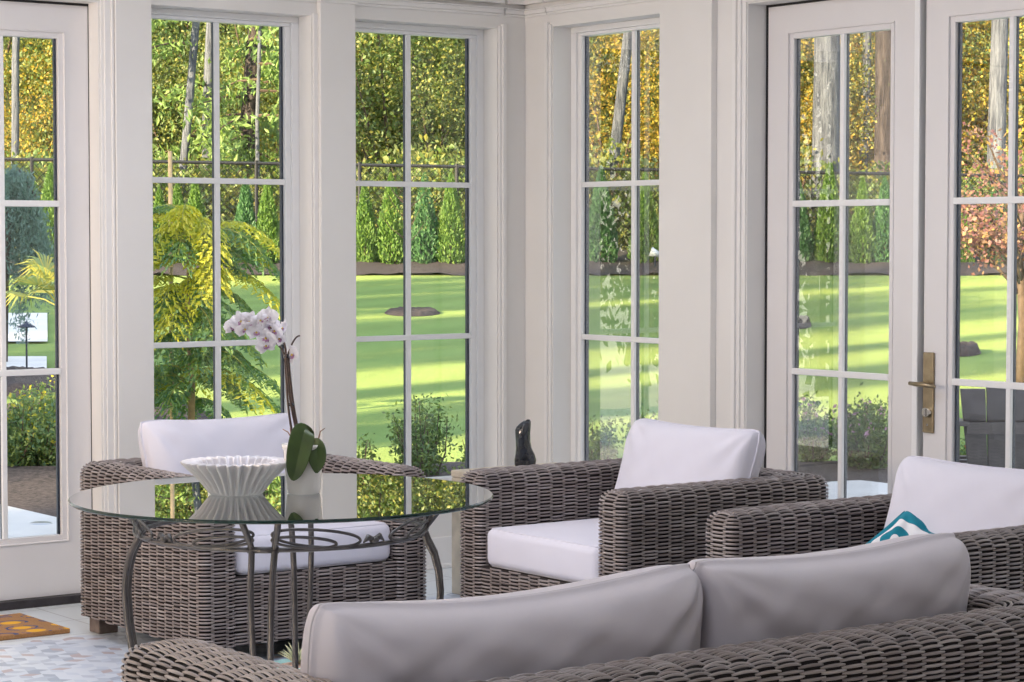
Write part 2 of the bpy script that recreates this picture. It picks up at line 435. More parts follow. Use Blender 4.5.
# left door pair (only its right leaf and a sliver are inside the frame)
door_leaf(False, 1, -2.905, -2.134, -2.778, -2.262, -2.506, 0.09, 'white glazed door at the far left edge with a mulch bed outside')
door_leaf(False, 4, -3.70, -2.915, -3.57, -3.04, -3.30, 0.09, 'white glazed door leaf beyond the left edge of the picture')
j = WB(False); j.wbox(DOOR_L1-0.0015, DOOR_L1-0.0002, 0.086, 0.15, 0.0, DHEAD); j.wbox(DOOR_L0, DOOR_L1, 0.086, 0.15, 2.4065, DHEAD-0.0005)
struct(j.build('door_gap_strip_left', M['gap']))
j = WB(False); j.wbox(DOOR_L0, DOOR_L1-0.002, 0.06, 0.19, 0.0, 0.034); struct(j.build('door_threshold_left', M['threshold'], bevel=0.003))
j = WB(False); j.wbox(DOOR_L0, -3.71, 0.085, 0.17, 0.0, DHEAD); struct(j.build('door_jamb_left', M['trimpaint']))
# right door pair
door_leaf(True, 2, -2.318, -1.508, -2.181, -1.648, -1.923, 0.10, 'white glazed door between the wide pilaster and the handled door')
dr = door_leaf(True, 3, -3.185, -2.37, -3.045, -2.507, -2.779, 0.10, 'white glazed door with the brass lever handle at the right edge')
j = WB(True); j.wbox(-2.35, -2.322, 0.085, 0.135, 0.03, 2.405); struct(j.build('door_astragal', M['vinyl'], bevel=0.004))
j = WB(True); j.wbox(-2.37, -2.35, 0.125, 0.145, 0.03, 2.405); j.wbox(-1.508, -1.4965, 0.098, 0.14, 0.0, DHEAD-0.001); j.wbox(DR0, DR1-0.002, 0.098, 0.14, 2.4055, DHEAD-0.001)
struct(j.build('door_gap_strip_right', M['gap']))
j = WB(True); j.wbox(DR0, DR1-0.002, 0.06, 0.19, 0.0, 0.034); struct(j.build('door_threshold_right', M['threshold'], bevel=0.003))
j = WB(True); j.wbox(DR0, -3.19, 0.085, 0.17, 0.0, DHEAD); struct(j.build('door_jamb_right', M['trimpaint']))
# handle set on the right-hand leaf
hs = MB(); hs.box((0.088, -2.428, 0.742), (0.0995, -2.376, 1.045)); hd = hs.build('door_handle', M['brass'], dr, bevel=0.003)
lv = MB(); lv.tube([(0.09, -2.402, 0.926), (0.045, -2.402, 0.926)], 0.010, 12)
lv.tube([(0.045, -2.35, 0.928), (0.043, -2.39, 0.926), (0.043, -2.42, 0.926), (0.047, -2.475, 0.921)], [0.0075, 0.009, 0.009, 0.007], 10)
lv.build('lever', M['brass'], hd, smooth=True)
cy = MB(); cy.tube([(0.089, -2.405, 0.82), (0.072, -2.405, 0.82)], 0.018, 20); cy.box((0.066, -2.409, 0.806), (0.074, -2.401, 0.834)); cy.build('thumb_turn', M['chrome'], hd, bevel=0.001)
cy = MB(); cy.tube([(0.089, -2.402, 0.772), (0.086, -2.402, 0.772)], 0.005, 12); cy.build('screw_head', M['chrome'], hd)

# ---- floor with an inlaid field of rhombus marble mosaic
def floor_mat():
    m, nt, N, L = new_mat('marble_floor_with_mosaic')
    out = N.new('ShaderNodeOutputMaterial'); b = N.new('ShaderNodeBsdfPrincipled'); L.new(b.outputs[0], out.inputs[0])
    tc = N.new('ShaderNodeTexCoord'); sep = N.new('ShaderNodeSeparateXYZ'); L.new(tc.outputs['Object'], sep.inputs[0])
    def math_(op, a, bb=None, c=None):
        n = N.new('ShaderNodeMath'); n.operation = op
        for i, q in enumerate((a, bb, c)):
            if q is None: continue
            if isinstance(q, (int, float)): n.inputs[i].default_value = q
            else: L.new(q, n.inputs[i])
        return n.outputs[0]
    x, y = sep.outputs[0], sep.outputs[1]
    # tumbling-block tiling: axes rotated so the long rows run across the room
    s = 0.085
    hexw = 0.078
    rot = N.new('ShaderNodeMapping'); rot.inputs['Rotation'].default_value = (0, 0, 0.25); rot.inputs['Scale'].default_value = (1/hexw, 1/hexw, 0)
    L.new(tc.outputs['Object'], rot.inputs[0])
    def vm(op, a, bb=None):
        n = N.new('ShaderNodeVectorMath'); n.operation = op
        for i, q in enumerate((a, bb)):
            if q is None: continue
            if isinstance(q, tuple): n.inputs[i].default_value = q
            else: L.new(q, n.inputs[i])
        return n
    r3 = 1.7320508; P = rot.outputs[0]
    def cell(off):
        sh = vm('SUBTRACT', P, off).outputs[0]
        f = vm('FRACTION', vm('DIVIDE', sh, (1.0, r3, 1.0)).outputs[0]).outputs[0]
        return vm('SUBTRACT', vm('MULTIPLY', f, (1.0, r3, 0.0)).outputs[0], (0.5, r3/2, 0.0)).outputs[0]
    A_ = cell((0.0, 0.0, 0.0)); B_ = cell((0.5, r3/2, 0.0))
    da = vm('DOT_PRODUCT', A_, A_).outputs['Value']; db = vm('DOT_PRODUCT', B_, B_).outputs['Value']
    pick = math_('LESS_THAN', da, db)
    mv = N.new('ShaderNodeMix'); mv.data_type = 'VECTOR'; L.new(pick, mv.inputs[0]); L.new(B_, mv.inputs[4]); L.new(A_, mv.inputs[5]); gv = mv.outputs[1]
    idv = vm('SUBTRACT', P, gv).outputs[0]
    sg = N.new('ShaderNodeSeparateXYZ'); L.new(gv, sg.inputs[0])
    ang = math_('ADD', math_('ARCTAN2', sg.outputs[1], sg.outputs[0]), PI + PI/6)
    sect = math_('MODULO', math_('FLOOR', math_('DIVIDE', ang, 2*PI/3)), 3.0)
    ids = N.new('ShaderNodeVectorMath'); ids.operation = 'MULTIPLY_ADD'; L.new(idv, ids.inputs[0]); ids.inputs[1].default_value = (2.0, 2.0/r3*3, 0.0); ids.inputs[2].default_value = (0.5, 0.5, 0)
    fl_ = vm('FLOOR', ids.outputs[0]).outputs[0]
    cz = N.new('ShaderNodeCombineXYZ'); L.new(sect, cz.inputs[2])
    idf = vm('ADD', fl_, cz.outputs[0]).outputs[0]
    wn = N.new('ShaderNodeTexWhiteNoise'); wn.noise_dimensions = '3D'; L.new(idf, wn.inputs['Vector'])
    ramp = N.new('ShaderNodeValToRGB'); ramp.color_ramp.interpolation = 'CONSTANT'
    els = ramp.color_ramp.elements
    cols = [(0.0, (0.62, 0.68, 0.77)), (0.42, (0.53, 0.60, 0.71)), (0.66, (0.46, 0.52, 0.62)), (0.82, (0.34, 0.40, 0.50)), (0.93, (0.46, 0.39, 0.41))]
    while len(els) < len(cols): els.new(0.5)
    for i, (pp, cc) in enumerate(cols): els[i].position = pp; els[i].color = (*cc, 1)
    L.new(wn.outputs['Value'], ramp.inputs[0])
    # plain tile border
    nz = N.new('ShaderNodeTexNoise'); nz.inputs['Scale'].default_value = 2.5; nz.inputs['Detail'].default_value = 6; L.new(tc.outputs['Object'], nz.inputs['Vector'])
    r2 = N.new('ShaderNodeValToRGB'); r2.color_ramp.elements[0].color = (0.62, 0.68, 0.72, 1); r2.color_ramp.elements[1].color = (0.74, 0.79, 0.82, 1)
    L.new(nz.outputs[0], r2.inputs[0])
    br = N.new('ShaderNodeTexBrick'); br.offset = 0.0; br.inputs['Scale'].default_value = 1.0; br.inputs['Mortar Size'].default_value = 0.003
    br.inputs['Brick Width'].default_value = 0.6; br.inputs['Row Height'].default_value = 0.3
    L.new(tc.outputs['Object'], br.inputs['Vector']); L.new(r2.outputs[0], br.inputs['Color1']); L.new(r2.outputs[0], br.inputs['Color2']); br.inputs['Mortar'].default_value = (0.40, 0.42, 0.44, 1)
    zig = math_('MULTIPLY', math_('PINGPONG', math_('DIVIDE', x, s), 1.0), 0.05)
    mask = math_('LESS_THAN', math_('ADD', y, zig), -0.62)
    m2 = math_('LESS_THAN', x, -0.7)
    mask = math_('MULTIPLY', mask, m2)
    mx = N.new('ShaderNodeMix'); mx.data_type = 'RGBA'; L.new(mask, mx.inputs[0]); L.new(br.outputs[0], mx.inputs[6]); L.new(ramp.outputs[0], mx.inputs[7])
    L.new(mx.outputs[2], b.inputs['Base Color']); b.inputs['Roughness'].default_value = 0.32
    return m
fl = MB(); fl.box((-7.3, -9.6, -0.12), (0.2, 0.2, 0.0)); struct(fl.build('floor', floor_mat()), 'pale tiled floor with a rhombus marble mosaic field')
ce = MB(); ce.box((-7.5, -9.8, TOPZ), (0.8, 0.8, TOPZ+0.25)); struct(ce.build('ceiling', M['ceiling']))
# walls outside the frame, with low openings shaped to let in warm floor bounce
w = MB()
w.box((-7.5, -9.6, 0), (-7.3, -7.4, TOPZ)); w.box((-7.5, -7.4, 0), (-7.3, -5.2, 0.3)); w.box((-7.5, -7.4, 1.35), (-7.3, -5.2, TOPZ))
w.box((-7.5, -5.2, 0), (-7.3, -4.6, TOPZ)); w.box((-7.5, -4.6, 0), (-7.3, -1.2, 0.3)); w.box((-7.5, -4.6, 1.35), (-7.3, -1.2, TOPZ)); w.box((-7.5, -1.2, 0), (-7.3, 0.2, TOPZ))
struct(w.build('wall_side', M['paint']))
w = MB(); w.box((-7.5, -9.8, 0), (0.2, -9.6, TOPZ)); struct(w.build('wall_rear', M['paint']))

# ================================================================== WICKER FURNITURE
def rounded_loop(pts, radii, seg=7):
    """closed polygon with rounded corners -> dense list"""
    out = []; n = len(pts)
    for i in range(n):
        p0 = np.array(pts[i-1], float); p1 = np.array(pts[i], float); p2 = np.array(pts[(i+1) % n], float); r = radii[i]
        a = (p0 - p1) / np.linalg.norm(p0 - p1); b = (p2 - p1) / np.linalg.norm(p2 - p1)
        s = p1 + a * r; e = p1 + b * r; c = p1 + (a + b) * r
        a0 = math.atan2(*(s - c)[::-1]); a1 = math.atan2(*(e - c)[::-1])
        da = (a1 - a0 + PI) % (2 * PI) - PI
        for k in range(seg + 1):
            t = a0 + da * k / seg; out.append((c[0] + r * math.cos(t), c[1] + r * math.sin(t)))
    return np.array(out)

class Path:
    def __init__(s, pts, closed):
        s.closed = closed; P = np.asarray(pts, float)
        if closed: P = np.vstack([P, P[:1]])
        keep = [0] + [i for i in range(1, len(P)) if np.linalg.norm(P[i] - P[i-1]) > 1e-6]
        P = P[keep]; d = np.linalg.norm(np.diff(P, axis=0), axis=1)
        s.P = P; s.S = np.concatenate([[0], np.cumsum(d)]); s.L = s.S[-1]
    def at(s, q):
        q = np.asarray(q, float)
        if s.closed: q = np.mod(q, s.L)
        x = np.interp(q, s.S, s.P[:, 0]); y = np.interp(q, s.S, s.P[:, 1]); return x, y
    def frame(s, q):
        q = np.asarray(q, float); e = 0.006
        if not s.closed: q0 = np.clip(q - e, 0, s.L); q1 = np.clip(q + e, 0, s.L)
        else: q0, q1 = q - e, q + e
        x0, y0 = s.at(q0); x1, y1 = s.at(q1); tx, ty = x1 - x0, y1 - y0; l = np.hypot(tx, ty) + 1e-12
        x, y = s.at(q); return x, y, ty / l, -tx / l          # point and right-hand normal

def strands(surf, L, vrows, cw, thick=0.0037, amp=0.0072, closed=True, jitter=0.0008, rng=None, length=1.22):
    """woven strands: surf(s, v) -> (pos Nx3, normal Nx3). Over-bulges arranged like plain weave."""
    n = max(2, int(round(L / cw)));  n += n % 2 if closed else 0
    c = L / n; rows = np.asarray(vrows)
    cells = [(i, j) for i in range(len(rows)) for j in range(n) if (i + j) % 2 == 0]
    I = np.array([a for a, _ in cells]); J = np.array([b for _, b in cells])
    ns = 7; nc = 5
    t = np.linspace(-1, 1, ns); ang = np.linspace(-PI/2, PI/2, nc)
    rng = rng or np.random.default_rng(3)
    s0 = (J + 0.5) * c
    S = s0[:, None] + t[None, :] * c * 0.5 * length
    V = rows[I][:, None] + rng.normal(0, jitter, len(I))[:, None] + 0 * S
    P, Nn = surf(S.ravel(), V.ravel())
    P2, _ = surf(S.ravel(), V.ravel() + 0.002)
    up = P2 - P; up /= (np.linalg.norm(up, axis=1)[:, None] + 1e-12)
    off = np.tile(amp * (np.cos(t * PI / 2) ** 0.8) - 0.0035, len(I))
    hs = np.tile(thick * (0.72 + 0.28 * np.cos(t * PI / 2)), len(I))
    V3 = []
    for a in ang:
        V3.append(P + Nn * (off + thick * 0.9 * math.cos(a))[:, None] + up * (hs * math.sin(a))[:, None])
    V3 = np.stack(V3, 1)                                    # (cells*ns, nc, 3)
    V3 = V3.reshape(len(I), ns, nc, 3)
    idx = np.arange(len(I) * ns * nc).reshape(len(I), ns, nc)
    q = np.stack([idx[:, :-1, :-1], idx[:, 1:, :-1], idx[:, 1:, 1:], idx[:, :-1, 1:]], -1).reshape(-1, 4)
    return V3.reshape(-1, 3), q

def shell_mesh(name, W_, D, a, b, ztop, zbot, parent, a_r=None, cw=0.058, pitch=0.0126):
    """U-shaped woven body, front at y=0, back at y=D"""
    a_r = a_r or a; h = W_ / 2
    loop = [(-h, 0), (-h, D), (h, D), (h, 0), (h-a_r, 0), (h-a_r, D-b), (-h+a, D-b), (-h+a, 0)]
    rad = [0.045, 0.065, 0.065, 0.045, 0.04, 0.04, 0.04, 0.04]
    pts = rounded_loop(loop, rad); outer = Path(pts, True)
    # orientation: make normal point outwards
    x, y, nx, ny = outer.frame(np.array([outer.L * 0.1]))
    sgn = -1 if (abs(x[0] + h) < 0.01 and nx[0] > 0) else 1
    R = 0.042
    hv = ztop - R - zbot
    def surf(s, v, off=0.0):
        x, y, nx, ny = outer.frame(s); nx = nx * sgn; ny = ny * sgn
        th = np.clip((v - hv) / R, 0, PI/2); straight = np.clip(v, 0, hv)
        over = np.clip(v - hv - R * PI/2, 0, 1)
        z = zbot + straight + R * np.sin(th)
        ins = R * (1 - np.cos(th)) + over
        N = np.stack([nx * np.cos(th), ny * np.cos(th), np.sin(th)], 1)
        P = np.stack([x - nx * ins, y - ny * ins, z], 1)
        return P + N * off, N
    Vs = []; Qs = []; mi = []; o = 0
    def push(V, q, m):
        nonlocal o
        Vs.append(V); Qs.append(q + o); mi.append(np.full(len(q), m)); o += len(V)
    vmax = hv + R * PI/2
    rows = np.arange(0.004, vmax - 0.003, pitch / 2)
    V, q = strands(surf, outer.L, rows, cw); push(V, q, 0)
    # woven flat top between the rounded edges, strands running along the arms
    mid = [(-h + a/2, R), (-h + a/2, D - b/2), (h - a_r/2, D - b/2), (h - a_r/2, R)]
    mp = [mid[0]]
    for k, cr in ((1, mid[1]), (2, mid[2])):
        p0, p1, p2 = np.array(mid[k-1]), np.array(mid[k]), np.array(mid[k+1])
        r = 0.07; A = p1 + (p0 - p1) / np.linalg.norm(p0 - p1) * r; B = p1 + (p2 - p1) / np.linalg.norm(p2 - p1) * r; c = A + B - p1
        a0 = math.atan2(*(A - c)[::-1]); a1 = math.atan2(*(B - c)[::-1]); da = (a1 - a0 + PI) % (2*PI) - PI
        for i in range(9): t = a0 + da * i / 8; mp.append((c[0] + r*math.cos(t), c[1] + r*math.sin(t)))
    mp.append(mid[3]); mpath = Path(mp, False)
    fa = max((a - 2*R), 0.02)
    def tsurf(s, v):
        x, y, nx, ny = mpath.frame(s)
        crown = 0.006 * (1 - (2 * v / fa) ** 2)
        P = np.stack([x + nx * v, y + ny * v, ztop + crown], 1)
        N = np.zeros_like(P); N[:, 2] = 1; return P, N
    nl = max(2, int(fa / (pitch * 0.5)))
    V, q = strands(tsurf, mpath.L, np.linspace(-fa/2, fa/2, nl + 1), cw, closed=False); push(V, q, 0)
    # dark backing just under the strands, painted as shade in the gaps
    ns = 360; vv = np.concatenate([np.linspace(-0.01, hv, 3), hv + np.linspace(0.01, R*PI/2, 6), [vmax + fa/2 + 0.004]])
    ss = np.linspace(0, outer.L, ns, endpoint=False)
    G = [surf(ss, np.full(ns, v), -0.0045)[0] for v in vv]; G = np.stack(G)            # rows x ns x 3
    idx = np.arange(G.shape[0] * ns).reshape(G.shape[0], ns); nxt = np.roll(idx, -1, 1)
    q = np.stack([idx[:-1], nxt[:-1], nxt[1:], idx[1:]], -1).reshape(-1, 4); push(G.reshape(-1, 3), q, 1)
    ob = np_mesh(name, np.vstack(Vs), np.vstack(Qs), [M['wicker'], M['wicker_dark']], parent, np.concatenate(mi), smooth=True)
    return ob

def flat_panel(name, x0, x1, y, z0, z1, parent, pitch=0.0126, cw=0.058, nrm=-1, zdeck=None, ydeck=None):
    def surf(s, v):
        P = np.stack([x0 + s, np.full_like(s, y), z0 + v], 1); N = np.zeros_like(P); N[:, 1] = nrm; return P, N
    V, q = strands(surf, x1 - x0, np.arange(0.005, z1 - z0, pitch / 2), cw, closed=False)
    yo = y + 0.002 * -nrm
    cv = [(x0, yo, z0), (x1, yo, z0), (x1, yo, z1), (x0, yo, z1)]
    Vc = np.array(cv + [(x0, ydeck, z1), (x1, ydeck, z1)]); n0 = len(V)
    q2 = np.array([[0, 1, 2, 3], [3, 2, 5, 4]]) + n0
    return np_mesh(name, np.vstack([V, Vc]), np.vstack([q, q2]), [M['wicker'], M['wicker_dark']], parent,
                   np.concatenate([np.zeros(len(q)), np.ones(2)]), smooth=True)

def cushion(name, w, h, t, mat, parent, pin=0.02, box=0.35, droop=0.0, seed=1, sub=(34, 24), loc=(0,0,0), rot=(0,0,0), pw=3.2, seam=True, wr=0.004, fold=0.0055):
    """soft pillow: local x = width, z = height (0..h), y = thickness, seam round the rim"""
    rng = random.Random(seed); ph = [rng.uniform(0, 6) for _ in range(6)]
    nu, nv = sub
    def pos(u, v, side):
        eu = math.sin(u * PI / 2) if abs(u) < 1 else u; ev = math.sin(v * PI / 2) if abs(v) < 1 else v
        T = ((1 - abs(eu) ** pw) * (1 - abs(ev) ** pw)) ** 0.45
        th = t / 2 * (box * min(1, 6 * min(1 - abs(u), 1 - abs(v)) + 0.35) + (1 - box) * T)
        x = w/2 * eu * (1 - pin * 2 / w * (1 - ev*ev)) * (1 - 0.035 * abs(ev) ** 9)
        z = h/2 * ev * (1 - pin * 2 / h * (1 - eu*eu)) * (1 - 0.05 * abs(eu) ** 12) - droop * (1 - eu*eu) * (0.5 + 0.5*ev)
        edge = max(abs(eu), abs(ev))
        for ci, (cu, cv) in enumerate(((-1, -1), (1, -1), (1, 1), (-1, 1))):
            dxx = (eu - cu)*w/2; dzz = (ev - cv)*h/2; rr_ = math.hypot(dxx, dzz)
            if rr_ < 0.34: th += fold * math.sin(math.atan2(dzz, dxx)*11 + ph[ci]*2 + side) * math.exp(-((rr_ - 0.10)/0.085)**2)
        wn = math.sin(14*eu + 5*ev + ph[0]) * 0.4 + math.sin(9*ev - 11*eu + ph[1]) * 0.35 + math.sin(23*(eu+ev*0.6) + ph[2]) * 0.25
        th += wr * wn * (1 - edge ** 6) * (0.35 + 0.65 * edge)
        return (x, side * th, z + h/2)
    mb = MB()
    for side in (-1, 1):
        mb.grid(lambda a, b: pos(2*a - 1, 2*b - 1, side), nu, nv)
    # rim strip joining the two faces
    rim = [(-1 + 2*i/(nu-1), -1) for i in range(nu)] + [(1, -1 + 2*j/(nv-1)) for j in range(1, nv)] + \
          [(1 - 2*i/(nu-1), 1) for i in range(1, nu)] + [(-1, 1 - 2*j/(nv-1)) for j in range(1, nv-1)]
    n = len(rim); A = [pos(u, v, -1) for u, v in rim]; B = [pos(u, v, 1) for u, v in rim]
    Mid = [tuple((np.array(p) + np.array(q)) / 2 + np.array([0.25*t*box*np.sign(u) if abs(u) == 1 else 0, 0, 0.25*t*box*np.sign(v) if abs(v) == 1 else 0])) for p, q, (u, v) in zip(A, B, rim)]
    mb.add(A + Mid + B, [(i, (i+1) % n, n + (i+1) % n, n + i) for i in range(n)] + [(n + i, n + (i+1) % n, 2*n + (i+1) % n, 2*n + i) for i in range(n)])
    import bmesh
    o = mb.build(name, mat, parent, smooth=True)
    bm = bmesh.new(); bm.from_mesh(o.data); bmesh.ops.remove_doubles(bm, verts=bm.verts, dist=0.0004); bmesh.ops.recalc_face_normals(bm, faces=bm.faces); bm.to_mesh(o.data); bm.free()
    ss = o.modifiers.new('soft', 'SUBSURF'); ss.levels = 1; ss.render_levels = 1
    o.location = loc; o.rotation_euler = rot
    if seam:
        sm = MB()
        sm.tube([tuple(np.array(p) + np.array([0.003*np.sign(u) if abs(u) == 1 else 0, -0.001, 0.003*np.sign(v) if abs(v) == 1 else 0])) for p, (u, v) in zip(A, rim)], 0.0028, 6, closed=True)
        so = sm.build('seam', M['piping'] if mat is M['cloth_sofa'] else mat, o, smooth=True)
    return o

def seat_cushion(name, w, d, t, mat, parent, loc, seed=2):
    """horizontal box cushion with gently crowned top; local x width, y depth, z up"""
    mb = MB(); rng = random.Random(seed); ph = rng.uniform(0, 6)
    def sgnpow(x, p): return math.copysign(abs(x) ** p, x)
    nu, nv = 44, 26
    def f(a, b):
        th = 2*PI*a; phv = -PI/2 + PI*b
        cx, sx = math.cos(th), math.sin(th); cz, sz = math.cos(phv), math.sin(phv)
        e = 0.16; e2 = 0.30
        x = w/2 * sgnpow(cx, e) * sgnpow(cz, e2); y = d/2 * sgnpow(sx, e) * sgnpow(cz, e2); z = t/2 * sgnpow(sz, e2)
        r = 1 - min(1, max(abs(2*x/w), abs(2*y/d)) ** 3)
        if sz > 0: z += 0.018 * r + 0.002 * math.sin(18*x + ph) * r
        return (x, y, z + t/2)
    # even out the samples with a tangent-like spacing
    def g(a, b):
        k = round(a * nu) % nu; q = k / nu * 4; s = q - int(q); s2 = 0.5 - 0.5 * math.cos(PI * s); s = 0.35*s + 0.65*s2
        aa = (int(q) + s) / 4 + 0.125
        # map square perimeter rather than the angle so straight edges stay straight
        return f(aa, 0.5 - 0.5 * math.cos(PI * (0.02 + 0.96*b)) if False else b)
    mb.grid(g, nu, nv, closed_u=True)
    o = mb.build(name, mat, parent, smooth=True); o.location = loc
    return o

def box_cushion(name, w, d, t, mat, parent, loc, crown=0.015, r=0.028, seed=3):
    mb = MB(); rng = random.Random(seed); ph = rng.uniform(0, 6)
    nx, ny = 22, 18
    def ringpts(ins, z):
        pts = rounded_loop([(-w/2+ins, -d/2+ins), (w/2-ins, -d/2+ins), (w/2-ins, d/2-ins), (-w/2+ins, d/2-ins)], [max(0.006, 0.035-ins)]*4, 4)
        return [(x, y, z) for x, y in pts]
    rings = []
    for k in range(5): th = PI/2 * k/4; rings.append(ringpts(r*(1-math.sin(th)), r*(1-math.cos(th))))
    for k in range(5): th = PI/2 * k/4; rings.append(ringpts(r*(1-math.cos(th)), t - r + r*math.sin(th)))
    for ins, c in ((0.05, 0.35), (0.09, 0.6), (0.15, 0.85), (0.22, 1.0)): rings.append(ringpts(min(ins, d/2-0.02), t + crown*c))
    n = len(rings[0]); vs = [p for R_ in rings for p in R_]
    fs = [(i*n + j, i*n + (j+1) % n, (i+1)*n + (j+1) % n, (i+1)*n + j) for i in range(len(rings)-1) for j in range(n)]
    fs.append(tuple((len(rings)-1)*n + j for j in range(n))); fs.append(tuple(reversed(range(n))))
    mb.add(vs, fs)
    o = mb.build(name, mat, parent, smooth=True); o.location = loc
    sm = MB(); sm.tube(rings[8], 0.0028, 6, closed=True); sm.tube(rings[1], 0.0028, 6, closed=True); sm.build('seam', mat, o, smooth=True)
    return o

CW_, CD, CA, CB = 0.945, 0.965, 0.145, 0.15
ZT = 0.634
def make_chair(label, loc, rz):
    t = thing('wicker_armchair', label, 'armchair', loc, rz, 'wicker club armchairs')
    shell_mesh('wicker_body', CW_, CD, CA, CB, ZT, 0.065, t)
    flat_panel('seat_panel', -CW_/2 + CA - 0.01, CW_/2 - CA + 0.01, 0.012, 0.065, 0.305, t, ydeck=CD - CB)
    for sx in (-1, 1):
        for yy in (0.035, CD - 0.115):
            f = MB(); x = sx * (CW_/2 - 0.075); f.box((x-0.04, yy, 0), (x+0.04, yy+0.08, 0.075)); f.build('foot', M['foot'], t, bevel=0.004)
    box_cushion('seat_cushion', CW_ - 2*CA - 0.012, CD - CB - 0.03, 0.135, M['cloth'], t, (0, 0.01 + (CD-CB-0.03)/2, 0.308))
    return t
c1 = make_chair('white-cushioned wicker armchair behind the glass table, below the fern-like tree', (-2.033, -1.50, 0), 0)
c2 = dup(c1, (-1.54, -2.115, 0), -PI/2, 'white-cushioned wicker armchair in front of the corner, nearest the black sculpture')
c3 = dup(c1, (-1.64, -3.56, 0), -PI/2, 'white-cushioned wicker armchair holding the small teal and white pillow')
LEAN = -0.30
for c, sd, dx, dz, rz, cw_ in ((c1, 1, -0.012, -0.012, 0.03, 0.68), (c2, 5, 0.055, -0.008, -0.02, 0.68), (c3, 9, 0.075, -0.030, 0.0, 0.70)):
    cushion('back_cushion', cw_, 0.40, 0.19, M['cloth'], c, pin=0.007, box=0.16, pw=4.5, seed=sd, loc=(dx, 0.575, 0.432 + dz), rot=(LEAN, 0, rz), droop=0.008, sub=(40, 28), wr=0.006)

# sofa in the foreground, its back to the camera
SW, SD_ = 2.06, 0.95
sofa = thing('wicker_sofa', 'grey-cushioned wicker sofa in the foreground seen from behind', 'sofa', (-3.10, -4.10, 0), PI)
shell_mesh('wicker_body', SW, SD_, 0.19, 0.22, ZT, 0.065, sofa, cw=0.058)
flat_panel('seat_panel', -SW/2 + 0.18, SW/2 - 0.18, 0.012, 0.065, 0.305, sofa, ydeck=SD_ - 0.22)
for sx in (-1, 1):
    for yy in (0.035, SD_ - 0.115):
        f = MB(); x = sx * (SW/2 - 0.09); f.box((x-0.04, yy, 0), (x+0.04, yy+0.08, 0.075)); f.build('foot', M['foot'], sofa, bevel=0.004)
for sx in (-1, 1):
    box_cushion('seat_cushion', 0.83, 0.70, 0.135, M['cloth_sofa'], sofa, (sx*0.418, 0.37, 0.308), seed=sx+5)
cushion('back_cushion', 0.94, 0.36, 0.25, M['cloth_sofa'], sofa, pin=0.004, box=0.20, pw=5.0, seed=21, droop=0.034, loc=(0.4245, 0.520, 0.423), rot=(-0.13, 0, 0), sub=(56, 34), wr=0.010)
cushion('back_cushion', 0.81, 0.36, 0.25, M['cloth_sofa'], sofa, pin=0.004, box=0.20, pw=5.0, seed=33, droop=0.022, loc=(-0.450, 0.530, 0.426), rot=(-0.13, 0.0, 0), sub=(56, 34), wr=0.010)

# wicker pouf peeking over the sofa cushion
pf = thing('wicker_pouf', 'round wicker pouf peeking above the right sofa cushion', 'pouf', (-1.96, -3.86, 0))
th = np.linspace(0, 2*PI, 60, endpoint=False); pth = Path(np.stack([0.15*np.cos(th), 0.15*np.sin(th)], 1), True)
def psurf(s, v, R=0.05, hv=0.515):
    x, y, nx, ny = pth.frame(s); r = np.hypot(x, y); nx, ny = x / r, y / r
    t_ = np.clip((v - hv) / R, 0, PI/2); ov = np.clip(v - hv - R*PI/2, 0, 0.095)
    ins = R * (1 - np.cos(t_)) + ov; P = np.stack([x - nx*ins, y - ny*ins, 0.03 + np.clip(v, 0, hv) + R*np.sin(t_)], 1)
    return P, np.stack([nx*np.cos(t_), ny*np.cos(t_), np.sin(t_)], 1)
V, q = strands(psurf, pth.L, np.arange(0.004, 0.515 + 0.078 + 0.09, 0.0065), 0.058)
np_mesh('wicker_body', V, q, M['wicker'], pf, smooth=True)
b = MB(); b.lathe([(0.001, 0.0), (0.14, 0.0), (0.146, 0.03), (0.146, 0.545), (0.13, 0.575), (0.10, 0.592), (0.001, 0.593)], 40); b.build('core', M['wicker_dark'], pf, smooth=True)

# teal and white throw pillow on the right-hand chair
tp = thing('throw_pillow', 'small teal and white pillow leaning in the right-hand armchair', 'pillow', (-1.245, -3.48, 0.470), -PI/2)
def teal_mat():
    m, nt, N, L = new_mat('teal_print_fabric')
    out = N.new('ShaderNodeOutputMaterial'); b = N.new('ShaderNodeBsdfPrincipled'); L.new(b.outputs[0], out.inputs[0]); b.inputs['Roughness'].default_value = 0.85
    tc = N.new('ShaderNodeTexCoord'); sp = N.new('ShaderNodeSeparateXYZ'); L.new(tc.outputs['Object'], sp.inputs[0])
    def mt(op, a, c):
        n = N.new('ShaderNodeMath'); n.operation = op
        for i, q_ in enumerate((a, c)):
            if isinstance(q_, (int, float)): n.inputs[i].default_value = q_
            else: L.new(q_, n.inputs[i])
        return n.outputs[0]
    ax = mt('ABSOLUTE', sp.outputs[0], 0); az = mt('ABSOLUTE', mt('SUBTRACT', sp.outputs[2], 0.11), 0)
    border = mt('GREATER_THAN', mt('MAXIMUM', ax, mt('SUBTRACT', sp.outputs[2], 0.075)), 0.088)
    dx = mt('ADD', sp.outputs[0], 0.035); dz = mt('SUBTRACT', sp.outputs[2], 0.085)
    rr = mt('SQRT', mt('ADD', mt('MULTIPLY', dx, dx), mt('MULTIPLY', dz, dz)), 0)
    ring = mt('MULTIPLY', mt('LESS_THAN', rr, 0.045), mt('GREATER_THAN', rr, 0.014))
    mask = mt('MAXIMUM', border, ring)
    mx = N.new('ShaderNodeMix'); mx.data_type = 'RGBA'; L.new(mask, mx.inputs[0]); mx.inputs[6].default_value = (0.78, 0.78, 0.80, 1); mx.inputs[7].default_value = (0.0, 0.19, 0.27, 1)
    L.new(mx.outputs[2], b.inputs['Base Color']); return m
